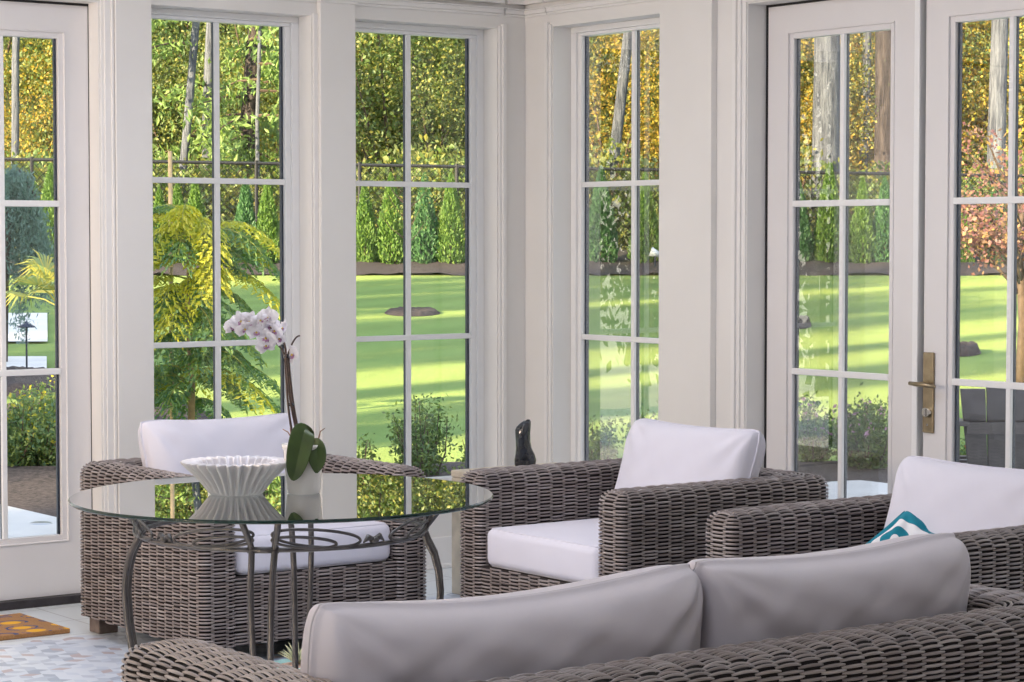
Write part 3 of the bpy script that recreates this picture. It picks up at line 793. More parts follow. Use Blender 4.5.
cushion('pillow_cover', 0.22, 0.22, 0.08, teal_mat(), tp, pin=0.006, box=0.1, seed=4, rot=(-0.95, 0.38, 0.1), loc=(0, 0.0, 0.0))

# ================================================================== GLASS TABLE
TX, TY = -2.935, -2.765
tb = thing('glass_table', 'round glass-topped dining table on a curved wrought-iron base', 'table', (TX, TY, 0))
RTB = 0.598
def edge_glass():
    m, nt, N, L = new_mat('green_glass_edge')
    out = N.new('ShaderNodeOutputMaterial'); b = N.new('ShaderNodeBsdfPrincipled'); L.new(b.outputs[0], out.inputs[0])
    b.inputs['Base Color'].default_value = (0.002, 0.022, 0.018, 1); b.inputs['Roughness'].default_value = 0.12; b.inputs['IOR'].default_value = 1.5
    return m
tg = MB()
zt = 0.745; zb_ = 0.735; nseg = 128
tg.lathe([(0.0005, zt), (RTB-0.003, zt)], nseg, mi=0); tg.lathe([(0.0005, zb_), (RTB-0.003, zb_)], nseg, mi=0)
tg.lathe([(RTB-0.003, zb_), (RTB, zb_+0.003), (RTB, zt-0.003), (RTB-0.003, zt)], nseg, mi=1)
tg.build('glass_top', [glass_mat('table_glass', 1.5, (0.955, 0.985, 0.975), 1.0), edge_glass()], tb, fix=False)
ri = MB(); ZR = 0.642; RR = 0.404
ri.tube([(RR*math.cos(2*PI*k/72), RR*math.sin(2*PI*k/72), ZR) for k in range(72)], 0.0068, 8, closed=True); ri.build('ring', M['iron'], tb, smooth=True)
base_ang = math.atan2(-RT[1], -RT[0]) - 0.03    # first leg towards picture left
for k in range(4):
    a = base_ang + k * PI / 2
    cr, sr = math.cos(a), math.sin(a); tx, ty = -sr, cr
    lg = MB()
    for s in (-1, 1):
        # radius, tangential offset, height
        prof = [(0.468, 0.050, 0.7335), (0.440, 0.043, 0.70), (0.412, 0.034, ZR+0.022), (0.402, 0.031, ZR), (0.412, 0.030, 0.615), (0.430, 0.029, 0.58), (0.443, 0.028, 0.53), (0.448, 0.026, 0.47), (0.443, 0.024, 0.39), (0.430, 0.021, 0.30), (0.418, 0.019, 0.21), (0.412, 0.018, 0.12), (0.424, 0.018, 0.04), (0.44, 0.018, 0.0095)]
        lg.tube([(r*cr + s*t_*tx, r*sr + s*t_*ty, z) for r, t_, z in prof], 0.0092, 8)
    lg.tube([(0.403*cr - 0.042*tx, 0.403*sr - 0.042*ty, ZR), (0.403*cr + 0.042*tx, 0.403*sr + 0.042*ty, ZR)], 0.009, 8)
    lg.build('leg', M['iron'], tb, smooth=True)
# scroll loops along the ring, with small leaf bosses
for k in range(4):
    for sgn in (-1, 1):
        a0 = base_ang + k * PI/2 + sgn * 0.06
        for (lenA, dz, rr_) in ((0.60, 0.026, 0.412), (0.42, 0.016, 0.418)):
            sc = MB(); pts = []
            for i in range(40):
                t_ = 2*PI*i/40; aa = a0 + sgn * (lenA/2) * (1 - math.cos(t_)); z = ZR + 0.006 + dz*0.9 + dz * math.sin(t_ + 0.5)
                pts.append((rr_*math.cos(aa), rr_*math.sin(aa), z))
            sc.tube(pts, 0.0042, 6, closed=True); sc.build('scroll', M['iron'], tb, smooth=True)
    am = base_ang + k * PI/2 + PI/4
    lf = MB(); lf.lathe([(0.001, -0.010), (0.011, -0.006), (0.014, 0.0), (0.010, 0.007), (0.001, 0.011)], 10, (RR*math.cos(am), RR*math.sin(am), ZR+0.012))
    for s_ in (-1, 1):
        lf.tube([(RR*math.cos(am), RR*math.sin(am), ZR+0.012), (RR*math.cos(am+s_*0.05), RR*math.sin(am+s_*0.05), ZR+0.022), (RR*math.cos(am+s_*0.09), RR*math.sin(am+s_*0.09), ZR+0.008)], [0.008, 0.009, 0.002], 7)
    lf.build('leaf_boss', M['iron'], tb, smooth=True)

# ---- pleated white bowl
bw = thing('pleated_bowl', 'white ceramic bowl with a deeply pleated rim on the glass table', 'bowl', (-3.035, -2.675, 0.7455))
bw.scale = (0.92, 0.92, 0.92)
bm_ = MB()
NP = 31
def bowl_r(amp0):
    def f(r, z, a):
        k = min(1, max(0, (z - 0.006) / 0.085)); sq = math.cos(NP * a); sq = math.copysign(abs(sq) ** 0.55, sq)
        return r + (0.003 + amp0 * k) * sq
    return f
out_p = [(0.004, 0.0), (0.060, 0.0), (0.078, 0.002), (0.086, 0.012), (0.094, 0.026), (0.105, 0.044), (0.119, 0.062), (0.134, 0.080), (0.146, 0.093), (0.150, 0.099), (0.149, 0.103)]
in_p = [(0.144, 0.104), (0.138, 0.096), (0.127, 0.080), (0.112, 0.063), (0.097, 0.046), (0.088, 0.030), (0.076, 0.018), (0.05, 0.012), (0.004, 0.011)]
bm_.lathe(out_p + in_p, NP * 10, rad=bowl_r(0.0175)); bm_.build('bowl_body', M['ceramic'], bw, smooth=True)

# ---- orchid in white pot
ORX, ORY = -2.872, -2.775
orc = thing('orchid_plant', 'white moth orchid in a white pot on the glass table', 'orchid', (ORX, ORY, 0.7455))
LS = 0.93
pt = MB(); pt.lathe([(0.002, 0), (0.044, 0), (0.047, 0.003), (0.049, 0.02), (0.054, 0.085), (0.057, 0.125), (0.061, 0.131), (0.062, 0.141), (0.058, 0.142), (0.055, 0.135), (0.052, 0.115), (0.002, 0.115)], 56); pt.build('pot', M['pot'], orc, smooth=True)
so = MB(); so.lathe([(0.001, 0.120), (0.03, 0.123), (0.052, 0.116)], 24); so.build('potting_mix', M['soil'], orc, smooth=True)
# local picture-plane basis: R right, up, T toward the camera
Rv = np.array([RT[0], RT[1], 0]); Tv = np.array([-FW[0], -FW[1], 0]); Uv = np.array([0, 0, 1.0])
def o3(r, u, t): return tuple(Rv*r + Uv*u + Tv*t)
def strap_leaf(name, spine, wid, fold=0.25):
    mb = MB(); n = len(spine); rows = []
    for i, p in enumerate(spine):
        P = np.array(o3(p[0]*0.92 + 0.004, p[1]*0.93, p[2]*0.93)); q = np.array(o3(*spine[min(i+1, n-1)])) - np.array(o3(*spine[max(i-1, 0)])); q /= np.linalg.norm(q)
        side = np.cross(q, Tv + 0.3*Uv); side /= np.linalg.norm(side); nrm = np.cross(side, q)
        w = wid[i] * 0.9
        rows.append([tuple(P + side*w*s + nrm*(-fold*w*(1-abs(s)) + 0.0)) for s in (-1, -0.66, -0.33, -0.04, 0.0, 0.04, 0.33, 0.66, 1)])
    vs = [v for r in rows for v in r]; m_ = 9
    mb.add(vs, [(i*m_+j, i*m_+j+1, (i+1)*m_+j+1, (i+1)*m_+j) for i in range(n-1) for j in range(m_-1)])
    o = mb.build(name, M['orchid_leaf'], orc, smooth=True)
    s = o.modifiers.new('thick', 'SOLIDIFY'); s.thickness = 0.003; s2 = o.modifiers.new('s', 'SUBSURF'); s2.levels = 1; s2.render_levels = 2
    return o
strap_leaf('leaf', [(0.008, 0.150, 0.0), (0.018, 0.195, 0.03), (0.012, 0.212, 0.055), (0.001, 0.190, 0.075), (-0.010, 0.14, 0.085), (-0.020, 0.09, 0.088), (-0.027, 0.060, 0.086), (-0.031, 0.048, 0.085)],
           [0.012, 0.026, 0.034, 0.040, 0.040, 0.033, 0.020, 0.004])
strap_leaf('leaf', [(0.012, 0.148, 0.0), (0.030, 0.163, 0.035), (0.040, 0.150, 0.055), (0.044, 0.12, 0.068), (0.044, 0.09, 0.072), (0.041, 0.068, 0.070)],
           [0.012, 0.022, 0.030, 0.031, 0.022, 0.003])
for sp in ([(-0.01, 0.14, 0.01), (-0.03, 0.165, 0.015), (-0.045, 0.19, 0.02), (-0.062, 0.198, 0.01)], [(-0.02, 0.14, 0.0), (-0.036, 0.17, 0.0), (-0.040, 0.20, 0.0)],
           [(0.03, 0.14, 0.0), (0.046, 0.165, 0.0), (0.052, 0.19, 0.0), (0.066, 0.20, 0.0)], [(0.03, 0.14, 0.01), (0.05, 0.155, 0.02), (0.062, 0.16, 0.02)]):
    r_ = MB(); r_.tube([o3(p[0]*0.93, p[1]*0.93, p[2]) for p in sp], [0.0028, 0.0025, 0.002, 0.0014], 6); r_.build('aerial_root', M['root'], orc, smooth=True)
K = 1 / 362.0
def px(x, y, t=0.0): return ((x - 304) * K, (496 - y) * K, t)
def stem(pts, r0, r1):
    # smooth the polyline
    P = [np.array(px(*p)) for p in pts]; out = []
    for i in range(len(P) - 1):
        a, b_, c, d = P[max(i-1, 0)], P[i], P[i+1], P[min(i+2, len(P)-1)]
        for k in range(6):
            t_ = k / 6; out.append(0.5*((2*b_) + (-a+c)*t_ + (2*a-5*b_+4*c-d)*t_**2 + (-a+3*b_-3*c+d)*t_**3))
    out.append(P[-1]); n = len(out); s_ = MB()
    s_.tube([o3(*p) for p in out], [r0 + (r1-r0)*i/(n-1) for i in range(n)], 8); return s_.build('flower_stem', M['stem'], orc, smooth=True)
stem([(300, 452, 0), (297, 432, 0), (292, 405, 0.01), (289, 380, 0.01), (287, 356, 0.01), (286, 345, 0.01), (282, 333, 0.02), (273, 325, 0.03), (262, 321, 0.03), (250, 321, 0.03), (238, 325, 0.03), (232, 328, 0.03)], 0.0042, 0.0022)
stem([(296, 452, 0), (291, 425, 0), (288, 400, 0), (286, 375, -0.01), (284, 352, -0.01), (278, 343, -0.01), (274, 338, 0.0), (270, 338, 0.0)], 0.0038, 0.002)
stem([(287, 358, 0), (290, 348, 0), (293, 341, 0), (297, 335, 0), (301, 333, 0)], 0.003, 0.0022)
stem([(303, 450, 0), (298, 428, 0), (294, 405, 0.0), (291, 380, 0), (289, 356, 0)], 0.004, 0.003)
for (x, y) in ((287, 354), (292, 404)):
    cl_ = MB(); cl_.lathe([(0.001, -0.006), (0.008, -0.004), (0.008, 0.004), (0.001, 0.006)], 10, o3(*px(x, y, 0.005)))
    cl_.build('stem_clip', M['black_gloss'], orc, smooth=True)
def flower_mesh():
    """five white tepals and a small lip, facing +x local"""
    mb = MB()
    def petal(ang, ln, wd, mi=0, cup=0.15):
        ca, sa = math.cos(ang), math.sin(ang); rows = []
        n = 7
        for i in range(n):
            t_ = i/(n-1); w = wd * math.sin(PI * min(0.97, 0.08 + 0.92*t_) ** 0.85) ** 0.7; l = ln * t_
            rows.append([(cup*ln*(t_**2) * (1 if mi == 0 else -1) * 0.6 + 0.15*w*abs(s)**2 + 0.003*math.sin(9*t_+s*3), l*ca - s*w*sa, l*sa + s*w*ca) for s in (-1, -0.5, 0, 0.5, 1)])
        vs = [v for r in rows for v in r]; mb.add(vs, [(i*5+j, i*5+j+1, (i+1)*5+j+1, (i+1)*5+j) for i in range(n-1) for j in range(4)], mi)
    for a in (PI/2, PI/2 + 2.25, PI/2 - 2.25): petal(a, 0.030, 0.010)
    for a in (0.12, PI - 0.12): petal(a, 0.034, 0.020)
    for a in (-PI/2, -PI/2 + 0.7, -PI/2 - 0.7): petal(a, 0.013, 0.006, 1, cup=-0.9)
    mb.lathe([(0.001, -0.003), (0.004, 0.0), (0.001, 0.004)], 8, (0.004, 0, -0.002), 2)
    return mb
def petal_mat(name, c):
    m, nt, N, L = new_mat(name); out = N.new('ShaderNodeOutputMaterial'); d = N.new('ShaderNodeBsdfDiffuse'); t = N.new('ShaderNodeBsdfTranslucent'); mx = N.new('ShaderNodeMixShader'); mx.inputs[0].default_value = 0.35
    d.inputs[0].default_value = (*c, 1); t.inputs[0].default_value = (*c, 1); L.new(d.outputs[0], mx.inputs[1]); L.new(t.outputs[0], mx.inputs[2]); L.new(mx.outputs[0], out.inputs[0]); return m
PM = [petal_mat('white_petal', (0.90, 0.88, 0.92)), petal_mat('mauve_lip', (0.62, 0.36, 0.58)), petal_mat('yellow_throat', (0.8, 0.6, 0.15))]
fproto = None
rnd = random.Random(5)
for i, (x, y, t_, tw) in enumerate([(233, 322, 0.03, 0.9), (242, 317, 0.045, 0.3), (251, 318, 0.04, -0.2), (262, 316, 0.045, 0.2), (270, 313, 0.04, -0.3), (258, 329, 0.05, 0.3), (268, 334, 0.045, -0.4), (277, 327, 0.04, -0.7),
                                    (285, 325, 0.02, -1.2), (267, 343, 0.03, 0.1), (246, 325, 0.05, 0.6), (294, 352, 0.01, -1.0), (272, 322, 0.03, 0.8), (281, 335, 0.02, -0.9)]):
    if fproto is None: fproto = flower_mesh().build('flower', PM, orc, smooth=True); f = fproto
    else: f = fproto.copy(); COL.objects.link(f)
    f.location = o3(*px(x, y, t_)); base = math.atan2(Tv[1], Tv[0]); f.rotation_euler = (rnd.uniform(-0.4, 0.4), rnd.uniform(-0.35, 0.5), base + tw * 0.9); s_ = rnd.uniform(0.85, 1.1); f.scale = (s_,)*3

# ================================================================== CORNER TABLE, SCULPTURE, MAT, SUCCULENT
st = thing('stone_side_table', 'cream stone block table in the corner, left of the front armchair', 'side table', (-0.585, -0.90, 0))
b = MB(); b.box((-0.27, -0.27, 0.0), (0.27, 0.27, 0.485)); b.build('block', M['travertine'], st, bevel=0.006)
b = MB(); b.box((-0.272, -0.272, 0.486), (0.272, 0.272, 0.515)); b.build('table_top', M['travertine'], st, bevel=0.006)
# black twisted sculpture
scx, scy = -0.525, -0.695
sc = MB(); sec = []
spine = [(0.0, 0.038, 0.0, 0.030), (0.001, 0.043, 0.010, 0.034), (0.002, 0.044, 0.028, 0.034), (0.001, 0.040, 0.050, 0.031), (-0.003, 0.033, 0.075, 0.028), (-0.006, 0.030, 0.105, 0.027), (-0.007, 0.030, 0.135, 0.027), (-0.005, 0.031, 0.160, 0.026), (-0.001, 0.029, 0.176, 0.023), (0.002, 0.021, 0.186, 0.017), (0.004, 0.009, 0.190, 0.008)]
ns_ = 40
for (ox, rx, z, ry) in spine:
    for j_ in range(ns_):
        a = 2*PI*j_/ns_
        w_ = 1 + 0.07*math.sin(3*a + z*22) + 0.05*math.sin(8*a - z*30) + 0.03*math.sin(13*a)
        tilt = 0.85 * max(0, z - 0.13) / 0.06
        sec.append(o3(ox + rx*math.cos(a)*w_, z + tilt*0.5*rx*math.cos(a) + 0.004*math.sin(5*a)*min(1, z/0.15), ry*math.sin(a)*w_))
n_ = len(spine)
sc.add(sec, [(i*ns_+j_, i*ns_+(j_+1) % ns_, (i+1)*ns_+(j_+1) % ns_, (i+1)*ns_+j_) for i in range(n_-1) for j_ in range(ns_)] + [tuple(range(ns_))])
o = sc.build('sculpture', M['black_gloss'], None, smooth=True); o.location = (scx, scy, 0.5155)
tag(o, 'glossy black twisted sculpture standing in the corner', 'sculpture')

# coir doormat
def coir_mat():
    m, nt, N, L = new_mat('coir_with_yellow_and_blue_print')
    out = N.new('ShaderNodeOutputMaterial'); b = N.new('ShaderNodeBsdfPrincipled'); L.new(b.outputs[0], out.inputs[0]); b.inputs['Roughness'].default_value = 0.95
    tc = N.new('ShaderNodeTexCoord'); mp = N.new('ShaderNodeMapping'); mp.inputs['Scale'].default_value = (7.0, 9.0, 0.0); L.new(tc.outputs['Object'], mp.inputs[0])
    v = N.new('ShaderNodeTexVoronoi'); v.inputs['Scale'].default_value = 1.0; v.inputs['Randomness'].default_value = 0.35; L.new(mp.outputs[0], v.inputs['Vector'])
    lt = N.new('ShaderNodeMath'); lt.operation = 'LESS_THAN'; lt.inputs[1].default_value = 0.29; L.new(v.outputs['Distance'], lt.inputs[0])
    cm = N.new('ShaderNodeMath'); cm.operation = 'COMPARE'; cm.inputs[1].default_value = 0.44; cm.inputs[2].default_value = 0.045; L.new(v.outputs['Distance'], cm.inputs[0])
    wv = N.new('ShaderNodeTexNoise'); wv.inputs['Scale'].default_value = 1.6; L.new(mp.outputs[0], wv.inputs['Vector'])
    g2 = N.new('ShaderNodeMath'); g2.operation = 'GREATER_THAN'; g2.inputs[1].default_value = 0.47; L.new(wv.outputs[0], g2.inputs[0])
    mm = N.new('ShaderNodeMath'); mm.operation = 'MULTIPLY'; L.new(cm.outputs[0], mm.inputs[0]); L.new(g2.outputs[0], mm.inputs[1])
    sz_ = N.new('ShaderNodeSeparateXYZ'); L.new(tc.outputs['Object'], sz_.inputs[0])
    tp_ = N.new('ShaderNodeMath'); tp_.operation = 'GREATER_THAN'; tp_.inputs[1].default_value = 0.0165; L.new(sz_.outputs[2], tp_.inputs[0])
    lt2 = N.new('ShaderNodeMath'); lt2.operation = 'MULTIPLY'; L.new(lt.outputs[0], lt2.inputs[0]); L.new(tp_.outputs[0], lt2.inputs[1]); lt = lt2
    mm2 = N.new('ShaderNodeMath'); mm2.operation = 'MULTIPLY'; L.new(mm.outputs[0], mm2.inputs[0]); L.new(tp_.outputs[0], mm2.inputs[1]); mm = mm2
    nz = N.new('ShaderNodeTexNoise'); nz.inputs['Scale'].default_value = 160; L.new(tc.outputs['Object'], nz.inputs['Vector'])
    r = N.new('ShaderNodeValToRGB'); r.color_ramp.elements[0].color = (0.24, 0.11, 0.04, 1); r.color_ramp.elements[1].color = (0.50, 0.27, 0.11, 1); L.new(nz.outputs[0], r.inputs[0])
    m1 = N.new('ShaderNodeMix'); m1.data_type = 'RGBA'; L.new(lt.outputs[0], m1.inputs[0]); L.new(r.outputs[0], m1.inputs[6]); m1.inputs[7].default_value = (0.80, 0.42, 0.02, 1)
    m2 = N.new('ShaderNodeMix'); m2.data_type = 'RGBA'; L.new(mm.outputs[0], m2.inputs[0]); L.new(m1.outputs[2], m2.inputs[6]); m2.inputs[7].default_value = (0.05, 0.07, 0.19, 1)
    L.new(m2.outputs[2], b.inputs['Base Color'])
    bp = N.new('ShaderNodeBump'); bp.inputs['Strength'].default_value = 0.8; bp.inputs['Distance'].default_value = 0.004; L.new(nz.outputs[0], bp.inputs['Height']); L.new(bp.outputs[0], b.inputs['Normal'])
    return m
dm = MB(); dm.box((-0.75, -0.22, 0), (0.0, 0.22, 0.018)); o = dm.build('doormat', coir_mat(), None, bevel=0.004); o.location = (-2.545, -0.345, 0.0005)
tag(o, 'tan coir doormat with yellow and blue print before the left door', 'doormat')

# little spiky succulent in a low dish, on the floor under the table edge
su = thing('succulent_dish', 'small spiky pale succulent in a low dish behind the sofa cushion', 'plant', (-2.27, -1.74, 0))
d = MB(); d.lathe([(0.002, 0), (0.05, 0), (0.085, 0.018), (0.095, 0.032), (0.09, 0.034), (0.075, 0.022), (0.002, 0.014)], 36); d.build('dish', pmat('aqua_glazed_dish', (0.35, 0.60, 0.58), 0.25, noise=0.2, nscale=20), su, smooth=True)
d = MB(); d.lathe([(0.001, 0.031), (0.05, 0.03), (0.082, 0.022)], 24); d.build('pebbles', pmat('coloured_pebbles', (0.50, 0.36, 0.30), 0.8, noise=0.8, nscale=70, bump=1, bscale=90), su, smooth=True)
lm = MB(); rr2 = random.Random(3)
for i in range(46):
    a = rr2.uniform(0, 2*PI); e = rr2.uniform(0.35, 1.35); ln = rr2.uniform(0.05, 0.10); c_ = (math.cos(a)*math.cos(e), math.sin(a)*math.cos(e), math.sin(e))
    lm.tube([(0, 0, 0.03), (c_[0]*ln*0.5, c_[1]*ln*0.5, 0.03 + c_[2]*ln*0.55), (c_[0]*ln, c_[1]*ln, 0.03 + c_[2]*ln*0.85)], [0.004, 0.003, 0.0005], 5)
lm.build('leaves', pmat('pale_succulent_green', (0.55, 0.58, 0.38), 0.6, noise=0.3, nscale=30), su, smooth=True)

# ================================================================== GARDEN
rng = np.random.default_rng(11)
def leaf_quads(C, size, droop=0.3, aspect=0.45, dirs=None, rg=None):
    """diamond leaves at centres C; returns verts, quads"""
    rg = rg or rng; n = len(C)
    if dirs is None:
        d = rg.normal(size=(n, 3)); d[:, 2] -= droop; d /= np.linalg.norm(d, axis=1)[:, None]
    else: d = dirs
    r = rg.normal(size=(n, 3)); s = np.cross(d, r); s /= (np.linalg.norm(s, axis=1)[:, None] + 1e-9)
    sz = (size if np.ndim(size) else np.full(n, size)) * rg.uniform(0.6, 1.3, n); sz = sz[:, None]
    nn = np.cross(d, s)
    a = C - d*sz*0.5; b = C + s*sz*aspect*0.5 + nn*sz*0.06; c = C + d*sz*0.5; e = C - s*sz*aspect*0.5 + nn*sz*0.06
    V = np.stack([a, b, c, e], 1).reshape(-1, 3); Q = np.arange(4*n).reshape(n, 4); return V, Q

def blob_points(n, clumps, crad, radii, center, shell=0.55, rg=None):
    rg = rg or rng
    cc = rg.normal(size=(clumps, 3)); cc /= np.linalg.norm(cc, axis=1)[:, None]
    cc *= (shell + (1-shell) * rg.uniform(0, 1, clumps) ** 0.5)[:, None]
    cc = cc * np.array(radii) + np.array(center)
    k = rg.integers(0, clumps, n); off = rg.normal(size=(n, 3)) * crad * np.array([1, 1, 0.6]) * 0.5
    return cc[k] + off, cc

LM = {}
LM['gold'] = leaf_mat('golden_leaves', [(0.28, 0.32, 0.06), (0.66, 0.54, 0.05), (0.85, 0.64, 0.07), (0.80, 0.48, 0.07), (0.20, 0.26, 0.06), (0.50, 0.48, 0.12)], 0.5)
LM['yg'] = leaf_mat('yellow_green_leaves', [(0.13, 0.22, 0.06), (0.28, 0.37, 0.08), (0.19, 0.27, 0.07), (0.58, 0.54, 0.09), (0.11, 0.19, 0.06), (0.38, 0.43, 0.09)], 0.5)
LM['green'] = leaf_mat('mixed_green_leaves', [(0.12, 0.20, 0.05), (0.24, 0.36, 0.07), (0.17, 0.27, 0.06), (0.48, 0.46, 0.09), (0.12, 0.18, 0.06)], 0.45)
LM['fir'] = leaf_mat('fir_needles', [(0.14, 0.24, 0.06), (0.30, 0.45, 0.09), (0.18, 0.32, 0.08), (0.40, 0.55, 0.14)], 0.35)
LM['darkfir'] = leaf_mat('dark_fir_needles', [(0.035, 0.055, 0.02), (0.06, 0.09, 0.03), (0.09, 0.09, 0.035), (0.04, 0.06, 0.03)], 0.3)
LM['arb'] = leaf_mat('arborvitae_sprays', [(0.09, 0.20, 0.035), (0.16, 0.31, 0.05), (0.24, 0.38, 0.07), (0.12, 0.26, 0.05)], 0.3)
LM['arb_dark'] = leaf_mat('deep_green_sprays', [(0.05, 0.15, 0.05), (0.09, 0.24, 0.08), (0.13, 0.30, 0.09)], 0.3)
LM['cedar'] = leaf_mat('blue_cedar_needles', [(0.10, 0.19, 0.16), (0.20, 0.34, 0.30), (0.14, 0.25, 0.20), (0.28, 0.42, 0.38)], 0.25)
LM['feather'] = leaf_mat('feathery_leaflets', [(0.09, 0.22, 0.08), (0.16, 0.32, 0.07), (0.34, 0.46, 0.05), (0.10, 0.26, 0.12), (0.22, 0.38, 0.07)], 0.5)
LM['feather_y'] = leaf_mat('backlit_yellow_leaflets', [(0.60, 0.60, 0.03), (0.75, 0.70, 0.04), (0.40, 0.50, 0.04)], 0.5)  # backlit glow put into the leaflet colour
LM['palm'] = leaf_mat('palm_blades', [(0.22, 0.34, 0.10), (0.36, 0.44, 0.12), (0.60, 0.52, 0.08), (0.22, 0.36, 0.15)], 0.4)
LM['shrub'] = leaf_mat('shrub_leaves', [(0.06, 0.13, 0.03), (0.14, 0.25, 0.05), (0.25, 0.36, 0.06), (0.09, 0.18, 0.06)], 0.35)
LM['shrub_y'] = leaf_mat('yellowish_shrub_leaves', [(0.10, 0.21, 0.08), (0.20, 0.33, 0.10), (0.36, 0.44, 0.09), (0.14, 0.27, 0.13)], 0.4)  # yellower green leaf mix, tone varies per leaf
LM['maple'] = leaf_mat('red_maple_leaves', [(0.30, 0.10, 0.09), (0.42, 0.18, 0.14), (0.26, 0.14, 0.16), (0.60, 0.38, 0.10), (0.48, 0.26, 0.22)], 0.45)
LM['flower_pink'] = leaf_mat('pink_flowers', [(0.62, 0.30, 0.50), (0.75, 0.45, 0.62)], 0.3)
LM['flower_red'] = leaf_mat('red_flowers', [(0.60, 0.12, 0.08), (0.75, 0.25, 0.12)], 0.3)
LM['flower_yel'] = leaf_mat('yellow_tips', [(0.75, 0.65, 0.03), (0.65, 0.60, 0.05)], 0.4)

# ---- ground: lawn, mulch berm, beds, paths (one field, distances measured from the house)
def lawn_mat():
    m, nt, N, L = new_mat('mown_lawn')
    out = N.new('ShaderNodeOutputMaterial'); b = N.new('ShaderNodeBsdfPrincipled'); L.new(b.outputs[0], out.inputs[0])
    tc = N.new('ShaderNodeTexCoord')
    n1 = N.new('ShaderNodeTexNoise'); n1.inputs['Scale'].default_value = 0.9; n1.inputs['Detail'].default_value = 5; L.new(tc.outputs['Object'], n1.inputs['Vector'])
    n2 = N.new('ShaderNodeTexNoise'); n2.inputs['Scale'].default_value = 45; n2.inputs['Detail'].default_value = 3; L.new(tc.outputs['Object'], n2.inputs['Vector'])
    wv = N.new('ShaderNodeTexWave'); wv.inputs['Scale'].default_value = 0.28; wv.inputs['Distortion'].default_value = 0.8; wv.inputs['Detail'].default_value = 1
    mp = N.new('ShaderNodeMapping'); mp.inputs['Rotation'].default_value = (0, 0, 1.1); L.new(tc.outputs['Object'], mp.inputs[0]); L.new(mp.outputs[0], wv.inputs['Vector'])
    r = N.new('ShaderNodeValToRGB'); r.color_ramp.elements[0].color = (0.090, 0.200, 0.060, 1); r.color_ramp.elements[1].color = (0.150, 0.290, 0.085, 1)
    add = N.new('ShaderNodeMath'); add.operation = 'ADD'; sc_ = N.new('ShaderNodeMath'); sc_.operation = 'MULTIPLY'; sc_.inputs[1].default_value = 0.35; L.new(wv.outputs['Fac'], sc_.inputs[0])
    sc2 = N.new('ShaderNodeMath'); sc2.operation = 'MULTIPLY_ADD'; sc2.inputs[1].default_value = 0.5; L.new(n1.outputs[0], sc2.inputs[0])
    sc3 = N.new('ShaderNodeMath'); sc3.operation = 'MULTIPLY'; sc3.inputs[1].default_value = 0.4; L.new(n2.outputs[0], sc3.inputs[0]); L.new(sc3.outputs[0], sc2.inputs[2])
    L.new(sc_.outputs[0], add.inputs[0]); L.new(sc2.outputs[0], add.inputs[1])
    mr = N.new('ShaderNodeMapRange'); mr.inputs[1].default_value = 0.35; mr.inputs[2].default_value = 0.95; L.new(add.outputs[0], mr.inputs[0]); L.new(mr.outputs[0], r.inputs[0])
    L.new(r.outputs[0], b.inputs['Base Color']); b.inputs['Roughness'].default_value = 0.9; b.inputs['Specular IOR Level'].default_value = 0.15; b.inputs['Sheen Weight'].default_value = 0.3; b.inputs['Sheen Tint'].default_value = (0.9, 1.0, 0.3, 1)
    bp = N.new('ShaderNodeBump'); bp.inputs['Strength'].default_value = 0.6; bp.inputs['Distance'].default_value = 0.03; L.new(n2.outputs[0], bp.inputs['Height']); L.new(bp.outputs[0], b.inputs['Normal'])
    return m
def strip(name, d0, d1, px0, px1, mat, nd=24, nx=60, lift=0.0, rough=0.0, edge=0.0):
    mb = MB()
    def f(a, b_):
        d = d0 + (d1 - d0) * b_ + edge * math.sin(a * 37) * (1 if b_ < 0.01 else 0)
        x, y = W(px0 + (px1 - px0) * a, d); z = ground_z(x, y) + lift + rough * random.uniform(-1, 1)
        return (x, y, z)
    mb.grid(f, nx, nd); return struct(mb.build(name, mat, None, smooth=True))
strip('lawn', 9.0, 45.6, -1300, 2300, lawn_mat(), nd=40, nx=40)
strip('mulch_berm', 44.0, 48.5, -1500, 2500, M['mulch'], nd=14, nx=300, lift=0.05, rough=0.035)
strip('forest_floor', 48.0, 57.0, -1700, 2700, M['slope'], nd=10, nx=90, lift=0.0, rough=0.04)
strip('wooded_slope', 56.5, 92.0, -1500, 2500, M['hill'], nd=16, nx=60, lift=0.0, rough=0.15)
g = MB(); g.box((-12, -12, -0.16), (0.2, 0.2, -0.122)); struct(g.build('house_slab', M['concrete']))
